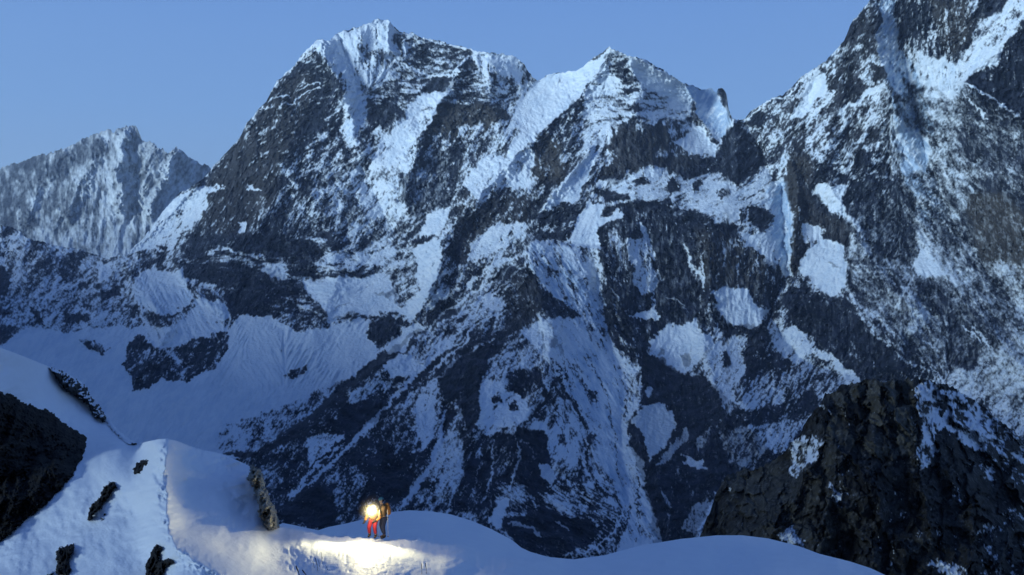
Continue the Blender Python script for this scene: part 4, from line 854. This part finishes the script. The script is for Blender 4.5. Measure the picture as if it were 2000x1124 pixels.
def person(name, loc, rz, J, mats, label, pack=None):
    """J: joints in metres, facing -Y"""
    root = bpy.data.objects.new(name, None); COL.objects.link(root); root.location = loc; root.rotation_euler = (0, 0, rz)
    thing(root, label, 'person', 'climbers standing on the snow ledge')
    V_ = {k: Vector(v) for k, v in J.items()}
    b = Sk()
    pel = b.add(V_['pelvis'], (.135, .10)); sp = b.add((V_['pelvis']+V_['chest'])/2, (.125, .095), pel); ch = b.add(V_['chest'], (.155, .11), sp)
    nk = b.add(V_['neck'], .055, ch); hm = b.add(V_['neck'].lerp(V_['head'], .55)+Vector(J['look'])*.012, .070, nk); hd = b.add(V_['head'], (.082, .092), hm)
    tp = b.add(V_['head']+(V_['head']-V_['neck']).normalized()*.07, .058, hd)
    fn = Vector(J['look']).normalized(); b.add(V_['head']+fn*.092-(V_['head']-V_['neck']).normalized()*.012, .014, hd)      # nose
    for s_, c in ((-1, 'l'), (1, 'r')):
        sh = b.add(V_['sh_'+c], .062, ch); el = b.add(V_['el_'+c], .043, sh); wr = b.add(V_['wr_'+c], .028, el)
        hand(b, wr, V_['wr_'+c], V_['wr_'+c]-V_['el_'+c], Vector((-s_*.6, -.6, .3)), .7)
        hp = b.add(V_['pelvis']+Vector((s_*.09, 0, -.05)), .095, pel); kn = b.add(V_['kn_'+c], .062, hp); an = b.add(V_['an_'+c], .042, kn)
        hl = b.add(V_['an_'+c]+Vector((0, .02, -.06)), .04, an); b.add(V_['an_'+c]+Vector((0, -.15, -.07)), .032, hl)
    skin_mesh('body', b.v, b.e, b.r, MT['skin'], root)
    j = Sk(); c0 = j.add(V_['pelvis']+Vector((0, 0, -.06)), (.175, .14)); c1 = j.add((V_['pelvis']+V_['chest'])/2, (.165, .135), c0); c2 = j.add(V_['chest'], (.19, .15), c1); c3 = j.add(V_['neck'], .085, c2)
    for c in 'lr':
        sh = j.add(V_['sh_'+c], .088, c2); el = j.add(V_['el_'+c], .066, sh); j.add(V_['el_'+c].lerp(V_['wr_'+c], .92), .050, el)
    skin_mesh('jacket', j.v, j.e, j.r, MT[mats['jacket']], root)
    t = Sk(); p0 = t.add(V_['pelvis']+Vector((0, 0, .02)), (.155, .125))
    for s_, c in ((-1, 'l'), (1, 'r')):
        hp = t.add(V_['pelvis']+Vector((s_*.095, 0, -.07)), .118, p0); kn = t.add(V_['kn_'+c], .086, hp); t.add(V_['kn_'+c].lerp(V_['an_'+c], .9), .07, kn)
    skin_mesh('trousers', t.v, t.e, t.r, MT[mats['trousers']], root)
    for c in 'lr':
        a = V_['an_'+c]; q = Sk(); i0 = q.add(a+Vector((0, .0, .07)), .066); i1 = q.add(a+Vector((0, .02, -.05)), (.062, .055), i0); i2 = q.add(a+Vector((0, -.08, -.07)), (.055, .042), i1); q.add(a+Vector((0, -.17, -.08)), (.045, .03), i2)
        skin_mesh('boot', q.v, q.e, q.r, MT['boot_leather'], root)
        g = Sk(); w0 = g.add(V_['el_'+c].lerp(V_['wr_'+c], .82), .045); w1 = g.add(V_['wr_'+c], .038, w0)
        hand(g, w1, V_['wr_'+c], V_['wr_'+c]-V_['el_'+c], Vector(((1 if c == 'l' else -1)*.6, -.6, .3)), .7)
        g.r = [r*1.35 if not isinstance(r, tuple) else (r[0]*1.25, r[1]*1.35) for r in g.r]
        skin_mesh('glove', g.v, g.e, g.r, MT['black_fabric'], root)
    up = (V_['head']-V_['neck']).normalized(); H = V_['head']
    M3 = Matrix((fn.cross(up).normalized(), fn, up)).transposed().to_4x4()
    def local(o): o.matrix_local = Matrix.Translation(H) @ M3; return o
    local(ball('hat', (0, -.008, .035), (.104, .112, .105), MT[mats['hat']], root, 20, lambda c_: c_.z < -.1-.5*c_.y*0))
    local(ball('hair', (0, -.030, .0), (.093, .092, .095), MT['hair'], root, 16, lambda c_: c_.y > .15))
    for s_ in (-1, 1):
        local(ball('eye', (s_*.031, .083, .008), (.012, .008, .009), MT['black_fabric'], root, 8))
        local(ball('ear', (s_*.088, -.002, -.005), (.012, .02, .03), MT['skin'], root, 8))
    local(ball('mouth', (0, .083, -.05), (.024, .008, .006), MT['red_fabric'], root, 8))
    if pack:
        bd = (V_['chest']+V_['pelvis'])/2; q = Sk(); upb = (V_['chest']-V_['pelvis']).normalized(); bk = Vector((0, 1, 0)); bk = (bk-upb*bk.dot(upb)).normalized()
        i0 = q.add(bd+bk*.22-upb*.2, (.13, .10)); i1 = q.add(bd+bk*.23, (.15, .12), i0); i2 = q.add(bd+bk*.21+upb*.26, (.14, .11), i1); q.add(bd+bk*.2+upb*.34, (.09, .08), i2)
        o = skin_mesh('backpack', q.v, q.e, q.r, MT[pack[0]]); o.matrix_world = root.matrix_basis @ Matrix(); o.location = loc; o.rotation_euler = (0, 0, rz)
        thing(o, pack[1], 'backpack')
        for s_, c in ((-1, 'l'), (1, 'r')):
            w = Sk(); a0 = w.add(bd+bk*.16+upb*.24+Vector((s_*.09, 0, 0)), (.02, .008)); a1 = w.add(V_['chest']+upb*.13+Vector((s_*.13, 0, 0)), (.022, .01), a0); a2 = w.add(V_['chest']-bk*.16+Vector((s_*.12, 0, 0)), (.02, .008), a1)
            w.add(bd-upb*.05+bk*.05+Vector((s_*.17, 0, 0)), (.018, .008), a2); skin_mesh('strap', w.v, w.e, w.r, MT['black_fabric'], o, sub=1)
    return root, H, M3
def at(u, v, d): return Vector(P3(u, v, d))
dl = 33.3
A0 = at(727, 1049.5, dl); B0 = at(748, 1050.5, dl+.15)
JA = dict(pelvis=(.02, .12, .74), chest=(.12, -.12, 1.04), neck=(.16, -.24, 1.19), head=(.18, -.31, 1.29), look=(-.1, -1, -.35), sh_l=(-.07, -.10, 1.07), sh_r=(.31, -.10, 1.07), el_l=(-.22, -.05, .84), el_r=(.39, -.20, .84),
          wr_l=(-.24, -.24, .70), wr_r=(.27, -.40, .78), kn_l=(-.12, -.06, .42), kn_r=(.13, -.10, .46), an_l=(-.14, .10, .10), an_r=(.14, .02, .10))
ra, HA, MA = person('person', A0, R(-8), JA, dict(jacket='orange_fabric', trousers='red_fabric', hat='grey_fabric'), 'left climber in red trousers bending forward with a shining headlamp', ('grey_fabric', 'grey backpack on the back of the climber in red trousers'))
JB = dict(pelvis=(0, .03, .86), chest=(0, -.03, 1.22), neck=(0, -.05, 1.40), head=(0, -.08, 1.53), look=(0, -1, -.25), sh_l=(-.19, -.02, 1.27), sh_r=(.19, -.02, 1.27), el_l=(-.26, -.06, 1.0), el_r=(.26, -.05, 1.0),
          wr_l=(-.25, -.28, .93), wr_r=(.25, -.27, .92), kn_l=(-.10, -.05, .48), kn_r=(.10, -.03, .48), an_l=(-.11, .08, .10), an_r=(.11, .03, .10))
rb_, HB, MB_ = person('person', B0, R(-62), JB, dict(jacket='brown_fabric', trousers='navy_fabric', hat='teal_fabric'), 'right climber in a brown jacket and dark trousers standing behind the lamp bearer', ('orange_fabric', 'orange and brown backpack on the right climber'))
# headlamp
hl = bpy.data.objects.new('headlamp', None); COL.objects.link(hl); hl.matrix_world = ra.matrix_basis @ Matrix.Translation(HA) @ MA
hl.location = (ra.matrix_basis @ Matrix.Translation(HA) @ MA).translation
hl.rotation_euler = (ra.matrix_basis @ MA).to_euler()
A0m = Matrix.Translation(A0) @ Matrix.Rotation(R(-8), 4, 'Z')
hm_ = A0m @ Matrix.Translation(HA) @ MA; hl.matrix_world = hm_
thing(hl, 'blazing headlamp strapped round the hat of the bending climber', 'headlamp')
bm = bmesh.new(); N_ = 32
for zz, rr in ((-.012, 1.0), (.012, 1.0)):
    for i in range(N_): bm.verts.new((.108*math.sin(2*math.pi*i/N_), -.008+.116*math.cos(2*math.pi*i/N_), .045+zz))
bm.verts.ensure_lookup_table()
for i in range(N_): bm.faces.new((bm.verts[i], bm.verts[(i+1) % N_], bm.verts[N_+(i+1) % N_], bm.verts[N_+i]))
me = bpy.data.meshes.new('strap'); bm.to_mesh(me); bm.free(); me.materials.append(MT['black_fabric']); o = bpy.data.objects.new('strap', me); COL.objects.link(o); o.parent = hl
sm = o.modifiers.new('t', 'SOLIDIFY'); sm.thickness = .004
bm = bmesh.new(); bmesh.ops.create_cube(bm, size=1); bmesh.ops.bevel(bm, geom=bm.edges[:], offset=.2, segments=3, affect='EDGES')
for v in bm.verts: v.co = Vector((v.co.x*.07, v.co.y*.035+.122, v.co.z*.045+.045))
me = bpy.data.meshes.new('lamp_body'); bm.to_mesh(me); bm.free(); me.materials.append(MT['white_plastic']); o = bpy.data.objects.new('lamp_body', me); COL.objects.link(o); o.parent = hl
lens_m = simple_mat('lens', (.9, .9, .85, 1), .2, (1.0, .95, .82, 2500.0))
lens = ball('lens', (0, .141, .045), (.021, .008, .018), lens_m, hl, 16)
spd = bpy.data.lights.new('headlamp_beam', 'SPOT'); spd.energy = LAMP; spd.spot_size = R(150); spd.spot_blend = 1.0; spd.color = (1.0, .88, .46); spd.shadow_soft_size = .03
spo = bpy.data.objects.new('headlamp_beam', spd); COL.objects.link(spo)
lp = hm_ @ Vector((0, .18, .045)); tgt = at(655, 1106, 28.0); spo.location = lp; spo.rotation_euler = (tgt-lp).to_track_quat('-Z', 'Y').to_euler()
ptd = bpy.data.lights.new('headlamp_spill', 'POINT'); ptd.energy = LAMP*.05; ptd.color = (1.0, .85, .5); ptd.shadow_soft_size = .04
pto = bpy.data.objects.new('headlamp_spill', ptd); COL.objects.link(pto); pto.location = lp+Vector((0, -.05, .0))
# scattering ball added round the lamp to imitate the halo of its glare
fm = bpy.data.materials.new('lamp_halo_volume'); fm.use_nodes = True; nt = fm.node_tree; nt.nodes.clear()
tcn = N(nt, 'ShaderNodeTexCoord'); ln = N(nt, 'ShaderNodeVectorMath', operation='LENGTH'); nt.links.new(tcn.outputs['Object'], ln.inputs[0])
fo = mth(nt, 'MAXIMUM', mth(nt, 'SUBTRACT', 1.0, mth(nt, 'DIVIDE', ln.outputs['Value'], .75)), 0.0)
dn = mth(nt, 'MULTIPLY', mth(nt, 'POWER', fo, 3.0), HALO)
vs = N(nt, 'ShaderNodeVolumeScatter'); vs.inputs['Color'].default_value = (1, .93, .78, 1); vs.inputs['Anisotropy'].default_value = .35; nt.links.new(dn, vs.inputs['Density'])
mo = N(nt, 'ShaderNodeOutputMaterial'); nt.links.new(vs.outputs[0], mo.inputs['Volume'])
br = ball('lamp_halo', (0, 0, 0), (.75, .75, .75), fm, None, 24); br.location = lp; br['kind'] = 'stuff'

# trekking poles of the right climber
def pole(u, v0, v1, d, lab, lean):
    a = at(u, v1, d); h = 1.12; bm = bmesh.new(); 
    prof = [(0, .004), (.05, .006), (.055, .045), (.062, .045), (.066, .008), (.6, .009), (.61, .011), (h-.14, .011), (h-.13, .018), (h-.02, .016), (h, .02), (h+.015, .012)]
    rings = []
    for z_, r_ in prof: rings.append([bm.verts.new((r_*math.cos(2*math.pi*k/10)+lean*z_, r_*math.sin(2*math.pi*k/10), z_)) for k in range(10)])
    for x, y in zip(rings, rings[1:]):
        for k in range(10): bm.faces.new((x[k], x[(k+1) % 10], y[(k+1) % 10], y[k]))
    bm.faces.new(rings[0][::-1]); bm.faces.new(rings[-1])
    me = bpy.data.meshes.new('trekking_pole'); bm.to_mesh(me); bm.free(); me.materials.append(MT['metal'])
    o = bpy.data.objects.new('trekking_pole', me); COL.objects.link(o); o.location = a; thing(o, lab, 'trekking pole', 'trekking poles of the right climber')
pole(758, 0, 1051, 33.2, 'trekking pole planted upright on the right side of the brown-jacketed climber', -.02)
pole(739, 0, 1051, 33.0, 'trekking pole planted between the two climbers', .04)

# dry stalks poking through the crust
stalk_m = simple_mat('dry_stalk', (.035, .028, .02, 1), .9)
def stalk(u0, v0, u1, v1, r, head, lab):
    d = float(G.sample(gd, np.array([u0]), np.array([v0]))[0]); a = at(u0, v0, d+.02); b_ = at(u1, v1, d-.05); L = (b_-a).length; q = Sk()
    i = q.add(a, r); i = q.add(a.lerp(b_, .4)+Vector((.01*L, 0, .02*L)), r*.8, i); i = q.add(a.lerp(b_, .75), r*.8 if not head else r*1.6, i); q.add(b_, r*.4 if not head else r*1.1, i)
    j = q.add(a.lerp(b_, .55)+Vector((.05*L, -.02, .02)), r*.35, 1)
    o = skin_mesh('dry_stalk', q.v, q.e, q.r, stalk_m, sub=1); thing(o, lab, 'dry stalk', 'dry stalks poking out of the lit snow')
    c = o.data.vertices[0].co.copy(); o.data.transform(Matrix.Translation(-a)); o.location = a
for a in [(586, 1128, 578, 1105, .016, 1, 'thick dark stalk, farthest left of all, with a seed head'), (602, 1130, 590, 1113, .014, 1, 'dark stalk leaning left beside the thick leftmost stalk'),
          (614, 1110, 611, 1096, .006, 0, 'short thin stalk on the left of the tight bunch'), (621, 1116, 616, 1090, .008, 1, 'curved stalk in the middle of the tight bunch'), (624, 1108, 622, 1093, .006, 0, 'short straight stalk on the right of the tight bunch'),
          (629, 1102, 628, 1079, .007, 0, 'tallest thin stalk standing behind the tight bunch'), (640, 1114, 636, 1104, .005, 0, 'tiny stalk nearest the bright pool of lamplight'),
          (824, 1122, 823, 1101, .008, 1, 'left stalk of the lone pair on the right of the lamplight'), (833, 1121, 831, 1100, .008, 1, 'right stalk of the lone pair on the right of the lamplight')]: stalk(*a)
